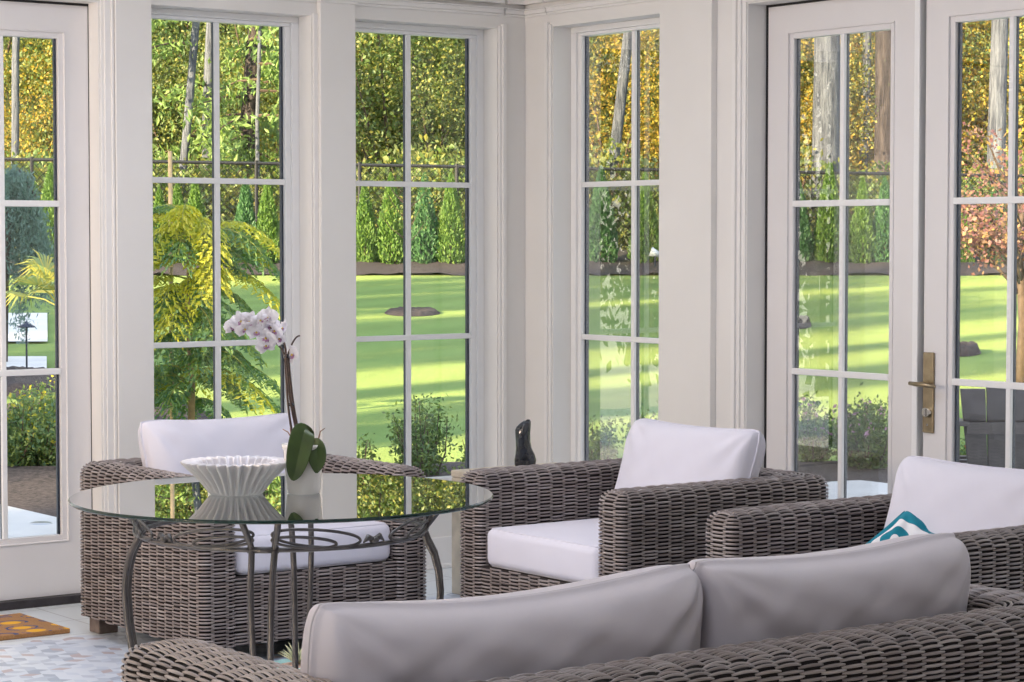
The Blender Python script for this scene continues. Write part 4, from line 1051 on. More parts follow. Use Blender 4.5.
# patio slabs outside the doors
g = MB(); g.prism([(-12, 0.2), (-0.88, 0.2), (-0.86, 3.0), (-0.82, 7.5), (-12, 7.5)], -0.10, -0.05); struct(g.build('patio', M['concrete'], bevel=0.01))
g = MB(); g.prism([(0.2, -12), (4.35, -12), (4.05, 1.4), (4.05, 2.6), (0.2, 2.6)], -0.10, -0.05); struct(g.build('patio_side', M['concrete'], bevel=0.01))
dr_ = MB(); dr_.lathe([(0.002, 0.006), (0.05, 0.007), (0.06, 0.0)], 24); o = dr_.build('patio_drain', pmat('drain_metal', (0.5, 0.5, 0.5), 0.3, 0.8), None, smooth=True); o.location = (-1.06, 2.9, -0.05); tag(o, 'round metal drain cover in the concrete outside the left door', 'drain cover')
def bed(name, pts, h=0.06, seed=1, z=None):
    """mulch bed: bumpy mound inside a polygon given as ground points"""
    rg = random.Random(seed); mb = MB(); c = (sum(p[0] for p in pts)/len(pts), sum(p[1] for p in pts)/len(pts)); n = len(pts); R_ = 10
    path = Path(np.array(pts), True); m_ = 72; V = []
    for k in range(R_ + 1):
        t_ = 1 - k / R_
        for j_ in range(m_):
            x, y = path.at(np.array([path.L*j_/m_])); x = float(x[0]); y = float(y[0]); x = c[0] + (x-c[0])*t_; y = c[1] + (y-c[1])*t_
            zz = (ground_z(x, y) if z is None else z) + (0.004 if k == 0 else h * min(1, k/2) + rg.uniform(-1, 1)*0.018)
            V.append((x, y, zz))
    mb.add(V, [(k*m_+j_, k*m_+(j_+1) % m_, (k+1)*m_+(j_+1) % m_, (k+1)*m_+j_) for k in range(R_) for j_ in range(m_)])
    return mb.build(name, M['mulch'], None, smooth=True)
struct(bed('mulch_bed', [(-0.80, 0.3), (0.25, 0.3), (0.25, 2.7), (4.1, 2.7), (4.1, -2.0), (5.0, -2.0), (5.2, 2.6), (3.5, 4.0), (1.6, 5.0), (0.6, 5.4), (-0.7, 6.6), (-0.80, 3.0)], 0.05, 2))
def pxbed(name, pxa, pxb, da, db, label, h=0.12, seed=3):
    pts = []
    for k in range(16):
        a = 2*PI*k/16; pts.append(W((pxa+pxb)/2 + (pxb-pxa)/2*math.cos(a), (da+db)/2 + (db-da)/2*math.sin(a)))
    o = bed(name, pts, h, seed); struct(o); return o
pxbed('mulch_ring_1', 384, 441, 31.6, 33.2, '', 0.05)
pxbed('mulch_ring_2', 786, 812, 29.0, 30.4, '', 0.10)
pxbed('mulch_mound', 940, 982, 24.6, 25.6, '', 0.10)
pxbed('mulch_bed_1', -60, 70, 20.0, 22.5, '', 0.10)
pxbed('mulch_bed_2', -20, 215, 17.2, 19.6, '', 0.08, 6)
strip('garden_walk', 26.5, 32.0, -150, 47, M['drive'], nd=6, nx=10, lift=0.03)
strip('garden_walk_near', 22.6, 24.2, -150, 46, M['drive'], nd=4, nx=8, lift=0.04)

# ---- trees
def trunk_mb(h, r0, r1, lean=(0, 0), wob=0.03, n=12, sides=12, seed=0):
    rg = random.Random(seed); mb = MB(); pts = []; rs = []
    for k in range(n + 1):
        t_ = k/n; pts.append((lean[0]*t_ + rg.uniform(-1, 1)*wob*t_, lean[1]*t_ + rg.uniform(-1, 1)*wob*t_, h*t_)); rs.append(r0 + (r1-r0)*t_ + (0.25*r0 if k == 0 else 0))
    mb.tube(pts, rs, sides); return mb, pts

def fir(label, pxx, d, h, w, bark, lean_px=0.0, group='tall fir trunks beyond the fence', crown_from=0.5, low=0, cat='tree', nm='fir_tree', lmat='fir', seed=1, crown_r=2.0):
    x, y = W(pxx, d); z = ground_z(x, y)
    t = thing(nm, label, cat, (x, y, z - 0.1), 0, group)
    ln = RT * lean_px
    mb, pts = trunk_mb(h, w/2, w*0.28, (ln[0], ln[1]), wob=0.06, seed=seed); mb.build('trunk', bark, t, smooth=True)
    rg = np.random.default_rng(seed + 50); Cs = []; Ds = []
    nb = int((1-crown_from)*h*2.6) + low
    for k in range(nb):
        if k < low: zz = rg.uniform(0.14, 0.45)*h; L_ = rg.uniform(1.0, 2.2)
        else: zz = h*(crown_from + (1-crown_from)*rg.uniform(0, 1)); L_ = crown_r*(1.1 - 0.9*(zz/h - crown_from)/(1-crown_from))*rg.uniform(0.7, 1.1)
        a = rg.uniform(0, 2*PI); t_ = zz/h; bx, by = ln[0]*t_, ln[1]*t_
        P = [(bx, by, zz)]
        for s in (0.35, 0.7, 1.0): P.append((bx + math.cos(a)*L_*s, by + math.sin(a)*L_*s, zz - 0.35*L_*s*s + 0.1*L_*s))
        if k < low:
            br = MB(); br.tube(P, [0.035, 0.025, 0.015, 0.005], 5); br.build('branch', M['bark_thin'], t)
        nl = 150 if k < low else 80
        s_ = rg.uniform(0.15, 1.05, nl); c = np.stack([bx + math.cos(a)*L_*s_, by + math.sin(a)*L_*s_, zz - 0.35*L_*s_**2 + 0.1*L_*s_], 1)
        c += rg.normal(size=c.shape)*np.array([0.22, 0.22, 0.08])*L_*0.5; c[:, 2] -= np.abs(rg.normal(size=nl))*0.14; Cs.append(c)
    C_ = np.vstack(Cs); V, Q = leaf_quads(C_, 0.20 if low else 0.26, droop=1.0, aspect=0.35, rg=rg); np_mesh('needles', V, Q, LM[lmat], t)
    return t
# (column, distance, height, trunk width, bark, lean in metres over the height)
G1 = 'tall bare trunks beyond the fence'
fir('slim pale trunk seen through the left glazed door', 15, 52, 13, 0.20, M['bark_grey'], 0.2, G1, 0.6, 0, seed=1)
fir('white leaning trunk, leftmost in the fern-tree window', 176, 50, 14, 0.20, M['bark_grey'], 1.3, G1, 0.55, 3, seed=2)
fir('pale trunk just left of the fern-tree window centre bar', 204, 52, 14, 0.25, M['bark_grey'], 0.5, G1, 0.55, 4, seed=3)
fir('brown-grey fir trunk right of the fern-tree window centre bar', 240, 51, 15, 0.42, M['bark_brown'], 1.1, G1, 0.55, 16, seed=4, crown_r=3.0)
fir('thin grey trunk near the right side of the fern-tree window', 257, 50, 12, 0.10, M['bark_grey'], 0.15, G1, 0.6, 5, seed=5)
fir('white leaning trunk in the window right of the corner', 603, 50, 14, 0.27, M['bark_grey'], 1.6, G1, 0.6, 0, seed=6)
fir('broad grey trunk at the right edge of the window beyond the corner', 652, 56, 15, 0.5, M['bark_grey'], 0.0, G1, 0.6, 2, seed=7)
fir('thickest pale fir trunk, left pane of the plain glazed door', 825, 49.5, 16, 0.66, M['bark_grey'], 0.0, G1, 0.62, 0, seed=8)
fir('slim pale trunk in the right pane of the plain glazed door', 861, 54, 14, 0.24, M['bark_grey'], 0.3, G1, 0.62, 0, seed=9)
fir('dark furrowed trunk in the right pane of the plain glazed door', 884, 53, 15, 0.52, M['bark_brown'], -0.1, G1, 0.62, 0, seed=10)
fir('pale trunk behind the red maple in the handled door', 993, 50, 15, 0.44, M['bark_grey'], 0.3, G1, 0.62, 0, seed=11)
fir('dark trunk behind the golden leaves in the left glazed door', 26, 60, 14, 0.30, M['bark_brown'], 0.0, G1, 0.6, 3, seed=12, lmat='darkfir')

# leafy understory: a few kinds, copied
def leafy(name, label, lm, n, radii, cz, clumps, crad, size, h, seed, group, trunk=True, bark='bark_thin'):
    rg = np.random.default_rng(seed); t = thing(name, label, 'tree', (0, 0, 0), 0, group)
    C_, cc = blob_points(n, clumps, crad, radii, (0, 0, cz), 0.45, rg)
    C_[:, 2] = np.maximum(C_[:, 2], 0.05)
    V, Q = leaf_quads(C_, size, 0.2, 0.6, rg=rg); np_mesh('crown', V, Q, LM[lm], t)
    if trunk:
        mb = MB()
        for k in range(7):
            e = cc[k]; mb.tube([(0.1*k-0.3, 0, 0), (e[0]*0.3, e[1]*0.3, e[2]*0.45), tuple(e)], [0.07, 0.04, 0.012], 6)
        mb.build('trunk', M[bark], t, smooth=True)
    return t
G2 = 'leafy trees in the woods beyond the fence'
kinds = [
    leafy('maple_tree', '', 'gold', 11000, (1.9, 1.4, 2.9), 3.2, 90, 0.7, 0.105, 6, 21, G2),
    leafy('maple_tree', '', 'yg', 11000, (2.1, 1.5, 3.0), 3.3, 100, 0.75, 0.10, 6, 22, G2),
    leafy('maple_tree', '', 'green', 11000, (2.2, 1.6, 3.4), 3.7, 100, 0.8, 0.105, 7, 23, G2),
]
kn = [('golden-leaved', 'gold'), ('yellow-green', 'yg'), ('green-leaved', 'green')]
dkf = [leafy('dark_conifer', '', 'darkfir', 11000, (3.0, 3.0, 6.5), 6.6, 110, 1.1, 0.22, 12, 31, 'dark conifers deep in the woods'),
       leafy('dark_conifer', '', 'fir', 11000, (2.8, 2.8, 6.0), 6.2, 110, 1.1, 0.20, 12, 32, 'dark conifers deep in the woods')]
used = set()
def put(proto, x, y, rz, label, sc, key):
    z = ground_z(x, y) - 0.15
    if key not in used:
        used.add(key); proto.location = (x, y, z); proto.rotation_euler = (0, 0, rz); proto.scale = sc; proto['label'] = label; return proto
    return dup(proto, (x, y, z), rz, label, None, sc)
rr = random.Random(17)
# (column, distance, kind, scale) chosen for the colour patches each window shows
plan = [(-20, 53, 1, 1.1), (22, 55, 2, 0.95), (45, 52.5, 0, 0.8), (78, 54, 1, 1.05), (112, 53, 2, 1), (150, 55, 2, 1.1), (178, 53, 1, 0.85), (212, 56, 2, 1.15), (232, 52.5, 1, 0.72), (270, 52, 1, 0.9),
        (300, 55, 0, 1.0), (335, 53, 2, 1.05), (368, 55, 2, 1.1), (392, 52, 2, 1.05), (418, 54, 2, 1.1), (438, 51.5, 1, 0.75), (462, 54, 1, 1.1), (490, 53, 2, 1.0), (525, 54, 1, 1.0), (560, 54, 2, 1.0),
        (592, 53, 1, 1.0), (612, 51.5, 0, 0.85), (642, 53, 0, 1.0), (668, 55, 2, 1.1), (700, 53, 1, 1.0), (735, 54, 0, 1.0), (768, 53, 1, 1.0), (797, 52, 0, 0.95), (815, 56, 1, 1.2), (846, 52.5, 0, 0.8),
        (866, 57, 0, 1.25), (882, 51.5, 1, 0.75), (912, 53, 0, 1.1), (945, 55, 0, 1.25), (968, 52, 1, 1.0), (985, 54, 0, 1.2), (1012, 52, 0, 1.1), (1040, 55, 1, 1.2), (1075, 53, 0, 1.0)]
where = [(-60, 100, 'the left glazed door'), (100, 320, 'the window with the feathery tree'), (320, 500, 'the window left of the corner'), (500, 690, 'the window right of the corner'), (690, 915, 'the plain glazed door'), (915, 1200, 'the glazed door with the handle')]
def wh(p):
    for a, b_, n in where:
        if a <= p < b_: return n
    return 'the far side'
for (p, d, k, s) in plan:
    x, y = W(p, d + 2.6); put(kinds[k], x, y, rr.uniform(0, 6.28), '%s tree in the woods seen through %s' % (kn[k][0], wh(p)), (s, s, s*rr.uniform(0.95, 1.15)), k)
for i in range(24):
    p = -60 + i * 50; d = rr.uniform(60, 66); x, y = W(p, d); k = 0 if p < 700 or i % 3 else 1; s = rr.uniform(0.85, 1.15)
    put(dkf[k], x, y, rr.uniform(0, 6.28), 'dark conifer deep in the woods behind %s' % wh(p), (s, s, s*1.15), 'd%d' % k)
for i in range(20):
    p = -100 + i * 62; d = rr.uniform(72, 78); x, y = W(p, d); s = rr.uniform(1.2, 1.5)
    dup(dkf[0], (x, y, ground_z(x, y) - 0.2), rr.uniform(0, 6.28), 'dark conifer at the back of the woods behind %s' % wh(p), None, (s, s, s*1.1))

# low golden and green brush along the fence
bproto = leafy('brush_shrub', '', 'yg', 2600, (1.6, 1.2, 0.9), 0.85, 40, 0.5, 0.13, 2, 41, 'brush along the fence', trunk=True); bproto['category'] = 'shrub'
bproto2 = leafy('brush_shrub', '', 'green', 2600, (1.6, 1.2, 0.9), 0.85, 40, 0.5, 0.13, 2, 42, 'brush along the fence', trunk=True); bproto2['category'] = 'shrub'
for i in range(25):
    p = -40 + i * 46; d = rr.uniform(49.2, 50.6); x, y = W(p, d); k = i % 2
    put([bproto, bproto2][k], x, y, rr.uniform(0, 6.28), '%s brush behind the fence in %s' % (('yellow-green', 'green')[k], wh(p)), (1.1, 1.1, rr.uniform(0.9, 1.5)), 'b%d' % k)

# ---- arborvitae row on the berm
def arb_proto(lm, seed, label):
    rg = np.random.default_rng(seed); t = thing('arborvitae', label, 'arborvitae', (0, 0, 0), 0, 'arborvitae planted along the mulch berm')
    n = 6000; z = rg.uniform(0, 1, n) ** 0.85; r = 0.33*(1 - z) ** 0.75 * (0.75 + 0.5*rg.uniform(0, 1, n)) * np.minimum(1, 0.55 + z*4); a = rg.uniform(0, 2*PI, n)
    r = r * (1 + 0.14*np.sin(5*a + z*11)); C_ = np.stack([r*np.cos(a), r*np.sin(a), 0.08 + z*1.75], 1)
    d = np.stack([0.5*np.cos(a), 0.5*np.sin(a), np.full(n, 0.9)], 1) + rg.normal(size=(n, 3))*0.25; d /= np.linalg.norm(d, axis=1)[:, None]
    V, Q = leaf_quads(C_, 0.085, dirs=d, aspect=0.5, rg=rg); np_mesh('foliage', V, Q, LM[lm], t)
    mb = MB(); mb.tube([(0, 0, 0), (0, 0, 0.9), (0, 0, 1.6)], [0.05, 0.035, 0.01], 7); mb.build('trunk', M['bark_thin'], t, smooth=True)
    return t
ap = [arb_proto('arb', 61, ''), arb_proto('arb_dark', 62, '')]
arbs = [(36, 0, 0.95, 'shorter light green arborvitae in the left glazed door'), (52, 0, 1.15, 'taller arborvitae beside the left glazed door bar'),
        (160, 0, 0.9, 'arborvitae at the left edge of the feathery-tree window'), (178, 0, 0.95, 'arborvitae behind the stake in the feathery-tree window'), (196, 0, 1.0, 'arborvitae left of the feathery-tree window centre bar'),
        (246, 1, 1.0, 'arborvitae right of the feathery-tree window centre bar'), (268, 0, 1.0, 'arborvitae at the right side of the feathery-tree window'),
        (365, 0, 0.95, 'leftmost arborvitae in the window left of the corner'), (391, 0, 1.05, 'arborvitae left of the centre bar, window left of the corner'), (425, 1, 1.05, 'arborvitae right of the centre bar, window left of the corner'), (451, 0, 1.05, 'rightmost arborvitae in the window left of the corner'),
        (601, 1, 1.12, 'large deep green arborvitae in the window right of the corner'), (645, 0, 1.05, 'arborvitae in the right column of the window right of the corner'),
        (799, 1, 0.95, 'dark arborvitae at the left edge of the plain glazed door'), (829, 0, 1.15, 'bright arborvitae in the left column of the plain glazed door'), (862, 0, 1.0, 'arborvitae in the right column of the plain glazed door'), (884, 1, 1.0, 'arborvitae at the right edge of the plain glazed door'),
        (962, 0, 0.75, 'small arborvitae at the left of the handled door'), (995, 1, 0.95, 'rounded dark evergreen under the maple in the handled door')]
for i, (p, k, s, lab) in enumerate(arbs):
    x, y = W(p, 45.9); put(ap[k], x, y, i*1.7, lab, (s*0.86, s*0.86, s*1.02), 'a%d' % k)

# ---- chain-link fence
def mesh_mat():
    m, nt, N, L = new_mat('chain_link_mesh')
    out = N.new('ShaderNodeOutputMaterial'); mx = N.new('ShaderNodeMixShader'); tr = N.new('ShaderNodeBsdfTransparent'); d = N.new('ShaderNodeBsdfDiffuse'); d.inputs[0].default_value = (0.02, 0.022, 0.025, 1)
    tc = N.new('ShaderNodeTexCoord'); sp = N.new('ShaderNodeSeparateXYZ'); L.new(tc.outputs['UV'], sp.inputs[0])
    outs = []
    for sg in ('ADD', 'SUBTRACT'):
        a = N.new('ShaderNodeMath'); a.operation = sg; L.new(sp.outputs[0], a.inputs[0]); L.new(sp.outputs[1], a.inputs[1])
        f = N.new('ShaderNodeMath'); f.operation = 'FRACT'; L.new(a.outputs[0], f.inputs[0])
        l = N.new('ShaderNodeMath'); l.operation = 'LESS_THAN'; l.inputs[1].default_value = 0.11; L.new(f.outputs[0], l.inputs[0]); outs.append(l)
    mxm = N.new('ShaderNodeMath'); mxm.operation = 'MAXIMUM'; L.new(outs[0].outputs[0], mxm.inputs[0]); L.new(outs[1].outputs[0], mxm.inputs[1])
    L.new(mxm.outputs[0], mx.inputs[0]); L.new(tr.outputs[0], mx.inputs[1]); L.new(d.outputs[0], mx.inputs[2]); L.new(mx.outputs[0], out.inputs[0]); return m
fx0, fy0 = W(-120, 47.6); fx1, fy1 = W(1160, 47.6)
fence = thing('chain_link_fence', 'black chain-link fence running in front of the woods', 'fence', (fx0, fy0, 0))
dvx, dvy = fx1 - fx0, fy1 - fy0; FL = math.hypot(dvx, dvy); ex, ey = dvx/FL, dvy/FL
def fp(s, z): return (ex*s, ey*s, z)
def ftop(s): # top rail drops gently to the right as the photograph shows
    return 3.18 - 0.44 * s / FL
rl = MB(); rl.tube([fp(0, ftop(0)), fp(FL, ftop(FL))], 0.035, 8); rl.build('top_rail', M['fence'], fence)
rl = MB(); rl.tube([fp(0, 1.22), fp(FL, 1.18)], 0.02, 6); rl.build('bottom_rail', M['fence'], fence)
pxs = [-100, 33, 150, 257, 360, 457, 560, 690, 790, 905, 1015, 1120]
for p in pxs:
    s = (p + 120) / 1280 * FL; mb = MB(); mb.tube([fp(s, 0.9), fp(s, ftop(s) + 0.06)], 0.04, 8); mb.build('post', M['fence'], fence)
me = bpy.data.meshes.new('wire_mesh'); me.from_pydata([fp(0, 1.2), fp(FL, 1.18), fp(FL, ftop(FL)), fp(0, ftop(0))], [], [(0, 1, 2, 3)])
uv = me.uv_layers.new(); k_ = 1/0.07*0.5
for i, c in enumerate([(0, 0), (FL*k_, 0), (FL*k_, 1.4*k_), (0, 1.78*k_)]): uv.data[i].uv = c
me.materials.append(mesh_mat()); o = bpy.data.objects.new('wire_mesh', me); COL.objects.link(o); o.parent = fence

# ---- shrubs beside the house
def shrub(label, pxx, d, w, h, lm, n=2600, seed=1, tips=None, size=0.035, stems=16, grp='shrubs in the bed outside the windows', dz=0.0, nm='garden_shrub'):
    x, y = W(pxx, d); t = thing(nm, label, 'shrub', (x, y, ground_z(x, y) + dz), 0, grp)
    rg = np.random.default_rng(seed); mb = MB(); Cs = []; per = n // stems; Ts = []
    for k in range(stems):
        a = rg.uniform(0, 2*PI); sp = rg.uniform(0.1, 1.0) ** 0.7 * w/2; hh = h * (1.0 - 0.45*(sp/(w/2)) ** 2) * rg.uniform(0.75, 1.1)
        P0 = np.array([rg.normal()*0.03, rg.normal()*0.03, 0]); P2 = np.array([math.cos(a)*sp, math.sin(a)*sp, hh]); P1 = (P0 + P2)/2 + np.array([math.cos(a), math.sin(a), 0])*0.06*w - np.array([0, 0, 0.05*h])
        mb.tube([P0, P1, P2], [0.008, 0.005, 0.002], 5)
        t_ = rg.uniform(0.12, 1.04, per)[:, None]; c = (1-t_)**2*P0 + 2*t_*(1-t_)*P1 + t_**2*P2; c = c + rg.normal(size=c.shape)*0.035*(0.6 + w); Cs.append(c); Ts.append(P2)
    mb.build('stems', M['bark_thin'], t)
    V, Q = leaf_quads(np.vstack(Cs), size, -0.4, 0.5, rg=rg); np_mesh('leaves', V, Q, LM[lm], t)
    if tips:
        C_ = np.vstack([T + rg.normal(size=(3, 3))*0.03 for T in Ts]); V, Q = leaf_quads(C_, size*1.1, -0.6, 0.6, rg=rg); np_mesh('blossoms' if 'flower_p' in tips or 'flower_r' in tips else 'new_growth', V, Q, LM[tips], t)
    return t
shrub('bushy shrub with yellow tips outside the left glazed door', 40, 15.2, 0.75, 0.50, 'shrub_y', 6000, 1, 'flower_yel', 0.034, 34)
shrub('leafy shrub cut by the left edge of the picture', 6, 15.0, 0.55, 0.46, 'shrub_y', 3600, 12, 'flower_yel', 0.034, 22)
shrub('dark-leaved loose shrub in the window left of the corner', 421, 14.6, 0.50, 0.52, 'shrub', 3000, 2, None, 0.034, 20)
shrub('wispy shrub at the left edge of the window left of the corner', 362, 14.6, 0.22, 0.26, 'shrub', 500, 3, None, 0.03, 7)
shrub('wispy shrub at the right edge of the window left of the corner', 473, 14.4, 0.3, 0.36, 'shrub', 500, 13, None, 0.03, 7)
shrub('blue-green shrub at the left of the window right of the corner', 598, 14.6, 0.28, 0.42, 'shrub', 1600, 4, None, 0.032, 12)
shrub('green shrub at the right of the window right of the corner', 650, 14.4, 0.34, 0.52, 'shrub', 2400, 5, None, 0.034, 16)
shrub('flowering shrub in the left column of the plain glazed door', 813, 15.3, 0.34, 0.46, 'shrub', 2400, 6, 'flower_pink', 0.034, 16)
shrub('dense flowering shrub in the right column of the plain glazed door', 870, 15.0, 0.5, 0.50, 'shrub', 4800, 7, 'flower_pink', 0.034, 30)
shrub('low shrub with red flowers at the left of the handled door', 970, 15.0, 0.42, 0.22, 'shrub_y', 2200, 8, 'flower_red', 0.032, 18)

# ---- feathery silk tree outside the first window
x, y = W(190, 16.0)
ft = thing('silk_tree', 'young feathery-leaved tree filling the window left of the orchid', 'tree', (x, y, ground_z(x, y)))
ft.scale = (1.0, 1.0, 1.08)
mb = MB(); mb.tube([(0, 0, 0), (0.01, 0.0, 0.5), (-0.015, 0.01, 1.0), (0.01, 0, 1.5)], [0.028, 0.024, 0.018, 0.010], 9); mb.build('trunk', pmat('smooth_tan_bark', (0.40, 0.27, 0.16), 0.8, noise=0.25, nscale=15), ft, smooth=True)
rg = np.random.default_rng(8); V1 = []; Q1 = []; V2 = []; Q2 = []; stm = MB()
def frond(base, a, L_, z_up, dst, droop=1.0):
    """arching rachis with pairs of narrow drooping pinnae made of leaflets"""
    ca, sa = math.cos(a), math.sin(a); n = 9; R_ = []
    for i in range(n + 1):
        t_ = i/n; R_.append(np.array(base) + np.array([ca*L_*t_, sa*L_*t_, z_up*math.sin(t_*PI*0.62) - droop*0.38*L_*t_**2.4]))
    stm.tube(R_, [0.006*(1-0.7*i/n) for i in range(n+1)], 4)
    C_ = []; D_ = []; S_ = []
    for i in range(2, n + 1):
        P = R_[i]; fwd = R_[i] - R_[i-1]; fwd /= np.linalg.norm(fwd); sd = np.cross(fwd, [0, 0, 1]); sd /= np.linalg.norm(sd)
        for s in (-1, 1):
            pl = L_*0.34*(1 - 0.35*abs(i/n - 0.5)*2)
            for k in range(9):
                q_ = (k + 1)/9; pos = P + (sd*s*0.75 + fwd*0.6)*pl*q_ + np.array([0, 0, -0.45*pl*q_**1.6])
                for s2 in (-1, 1):
                    d = fwd*0.7*s2 + sd*s*0.4 + np.array([0, 0, -0.5]); d = d/np.linalg.norm(d); C_.append(pos + d*0.016 + rg.normal(size=3)*0.004); D_.append(d)
    V, Q = leaf_quads(np.array(C_), 0.046, dirs=np.array(D_), aspect=0.34, rg=rg)
    dst[0].append(V); dst[1].append(Q)
gA = ([], []); gB = ([], [])
rt_ang = math.atan2(RT[1], RT[0])
specs = []
for i in range(74):
    z = 0.30 + 1.28*rg.uniform(0, 1) ** 0.85; specs.append((z, rg.uniform(0, 2*PI), rg.uniform(0.30, 0.55), rg.uniform(0.03, 0.16)))
for z, a, L_, up_ in specs + [(1.45, rt_ang + 0.1, 0.60, 0.14), (1.40, rt_ang - 0.4, 0.56, 0.13), (1.30, rt_ang + 0.3, 0.62, 0.14), (1.15, rt_ang - 0.2, 0.6, 0.12), (0.62, rt_ang, 0.62, 0.05), (0.50, rt_ang + 0.4, 0.6, 0.05), (0.55, rt_ang - 0.5, 0.6, 0.06), (1.5, rt_ang + 2.9, 0.35, 0.12), (1.35, rt_ang - 0.1, 0.5, 0.2)]:
    frond((0.02*math.cos(a), 0.02*math.sin(a), z), a, L_, up_, gB if (rg.uniform() < 0.62 and z > 1.1) or rg.uniform() < 0.12 else gA)  # mostly upper fronds take the painted backlit yellow
def cat(g_):
    V = np.vstack(g_[0]); Q = []; o_ = 0
    for v, q_ in zip(g_[0], g_[1]): Q.append(q_ + o_); o_ += len(v)
    return V, np.vstack(Q)
stm.build('leaf_stalks', pmat('leaf_stalk_green', (0.30, 0.32, 0.06), 0.7), ft)
V, Q = cat(gA); np_mesh('green_fronds', V, Q, LM['feather'], ft); V, Q = cat(gB); np_mesh('backlit_yellow_fronds', V, Q, LM['feather_y'], ft)
x2, y2 = W(171, 16.4); mb = MB(); mb.tube([(0, 0, 0), (0.0, 0, 2.14)], 0.016, 8); o = mb.build('garden_stake', M['stake'], None); o.location = (x2, y2, ground_z(x2, y2)); tag(o, 'pale wooden stake standing behind the feathery tree', 'stake')

# ---- weeping blue cedar behind the left door
x, y = W(16, 23.5); wc = thing('weeping_cedar', 'blue-green weeping conifer seen through the left glazed door', 'tree', (x, y, ground_z(x, y)))
mb = MB(); sp_ = [(-0.15, 0, 0), (-0.12, 0, 0.9), (-0.05, 0, 1.7), (0.05, 0, 2.0), (0.2, 0, 1.75)]; spr = [(RT[0]*p[0], RT[1]*p[0], p[2]) for p in sp_]
mb.tube(spr, [0.06, 0.05, 0.04, 0.03, 0.02], 8); mb.build('trunk', M['bark_brown'], wc, smooth=True)
Cs = []; Ds = []
for k in range(72):
    t_ = rg.uniform(0, 1); x0 = -0.14 + 0.24*t_; z0 = 1.2 + 0.80*math.sin(min(1, t_*1.3 + 0.15)*PI*0.62) * 0.9; L_ = rg.uniform(0.7, 1.45)
    w0 = rg.normal()*0.10; n = 170; s_ = np.linspace(0, 1, n)
    xx = x0 + s_*0.10*t_ + 0.04*np.sin(s_*5 + k); zz = z0 + 0.06*np.sin(s_*PI) - L_*s_
    xx = xx + 0.20*s_
    P = np.stack([RT[0]*xx + FW[0]*w0, RT[1]*xx + FW[1]*w0, zz], 1) + rg.normal(size=(n, 3))*0.035; d = rg.normal(size=(n, 3))*0.5 + np.array([0, 0, -0.9]); d /= np.linalg.norm(d, axis=1)[:, None]; Cs.append(P); Ds.append(d)
C_ = np.vstack(Cs); C_ = C_[C_[:, 2] > 0.12]; C_[:, 2] += 0.1; V, Q = leaf_quads(C_, 0.055, droop=1.2, aspect=0.28, rg=rg); np_mesh('hanging_foliage', V, Q, LM['cedar'], wc)

# ---- fan palm
x, y = W(60, 17.0); pm = thing('fan_palm', 'small fan palm with yellowing blades outside the left glazed door', 'palm', (x, y, ground_z(x, y)))
mb = MB(); mb.tube([(0, 0, 0), (0, 0, 0.55), (0, 0, 1.0)], [0.05, 0.045, 0.03], 8); mb.build('trunk', M['bark_brown'], pm, smooth=True)
rgp = np.random.default_rng(77)
for k in range(13):
    a = k*2.4; e = rgp.uniform(0.15, 1.2); ln = rgp.uniform(0.22, 0.34); P0 = np.array([0, 0, 0.98]); dirv = np.array([math.cos(a)*math.cos(e), math.sin(a)*math.cos(e), math.sin(e)]); P1 = P0 + dirv*ln
    fr_ = MB(); fr_.tube([P0, (P0+P1)/2 + np.array([0, 0, 0.02]), P1], 0.006, 5)
    side = np.cross(dirv, [0, 0, 1]); side /= np.linalg.norm(side); upv = np.cross(side, dirv)
    for b_ in range(17):
        th_ = (b_/16 - 0.5)*2.7; bd = dirv*math.cos(th_) + side*math.sin(th_); bl = 0.30*rgp.uniform(0.85, 1.1); tip = P1 + bd*bl + np.array([0, 0, -0.09 - 0.03*abs(th_)]); md_ = P1 + bd*bl*0.55 + np.array([0, 0, -0.01]); ws = np.cross(bd, upv)*0.010
        fr_.add([P1 - ws*0.3, P1 + ws*0.3, md_ + ws + upv*0.003, md_ - ws + upv*0.003, tip], [(0, 1, 2, 3), (3, 2, 4)])
    fr_.build('frond', LM['palm'], pm, fix=False)
shrub('airy yellow-flowered perennial under the fan palm', 46, 17.2, 0.45, 0.42, 'shrub_y', 1500, 18, 'flower_yel', 0.03, 16, nm='garden_perennial')
# path light
x, y = W(26, 22.0); plt = thing('path_light', 'dark mushroom-topped path light outside the left glazed door', 'garden lamp', (x, y, ground_z(x, y)))
mb = MB(); mb.tube([(0, 0, 0), (0, 0, 0.50)], 0.010, 8); mb.build('post', M['lamp_metal'], plt)
mb = MB(); mb.lathe([(0.001, 0.56), (0.012, 0.55), (0.02, 0.535), (0.085, 0.505), (0.085, 0.495), (0.001, 0.50)], 20); mb.build('lamp_shade', M['lamp_metal'], plt, smooth=True)

# ---- young tree in the lawn ring
x, y = W(405, 32.5); yt = thing('young_tree', 'slender young tree standing in the round mulch ring on the lawn', 'tree', (x, y, ground_z(x, y)))
mb = MB(); mb.tube([(0, 0, 0), (0.01, 0, 1.0), (0.0, 0.02, 1.9)], [0.03, 0.022, 0.01], 7)
for k in range(9):
    a = k*2.4; z = 0.95 + k*0.1; mb.tube([(0, 0, z), (math.cos(a)*0.2, math.sin(a)*0.2, z + 0.16), (math.cos(a)*0.36, math.sin(a)*0.36, z + 0.36)], [0.010, 0.007, 0.002], 5)
mb.build('trunk', M['bark_thin'], yt)
C_, _ = blob_points(260, 16, 0.22, (0.42, 0.42, 0.42), (0, 0, 1.6), 0.5, rg); V, Q = leaf_quads(C_, 0.055, rg=rg); np_mesh('leaves', V, Q, LM['yg'], yt)

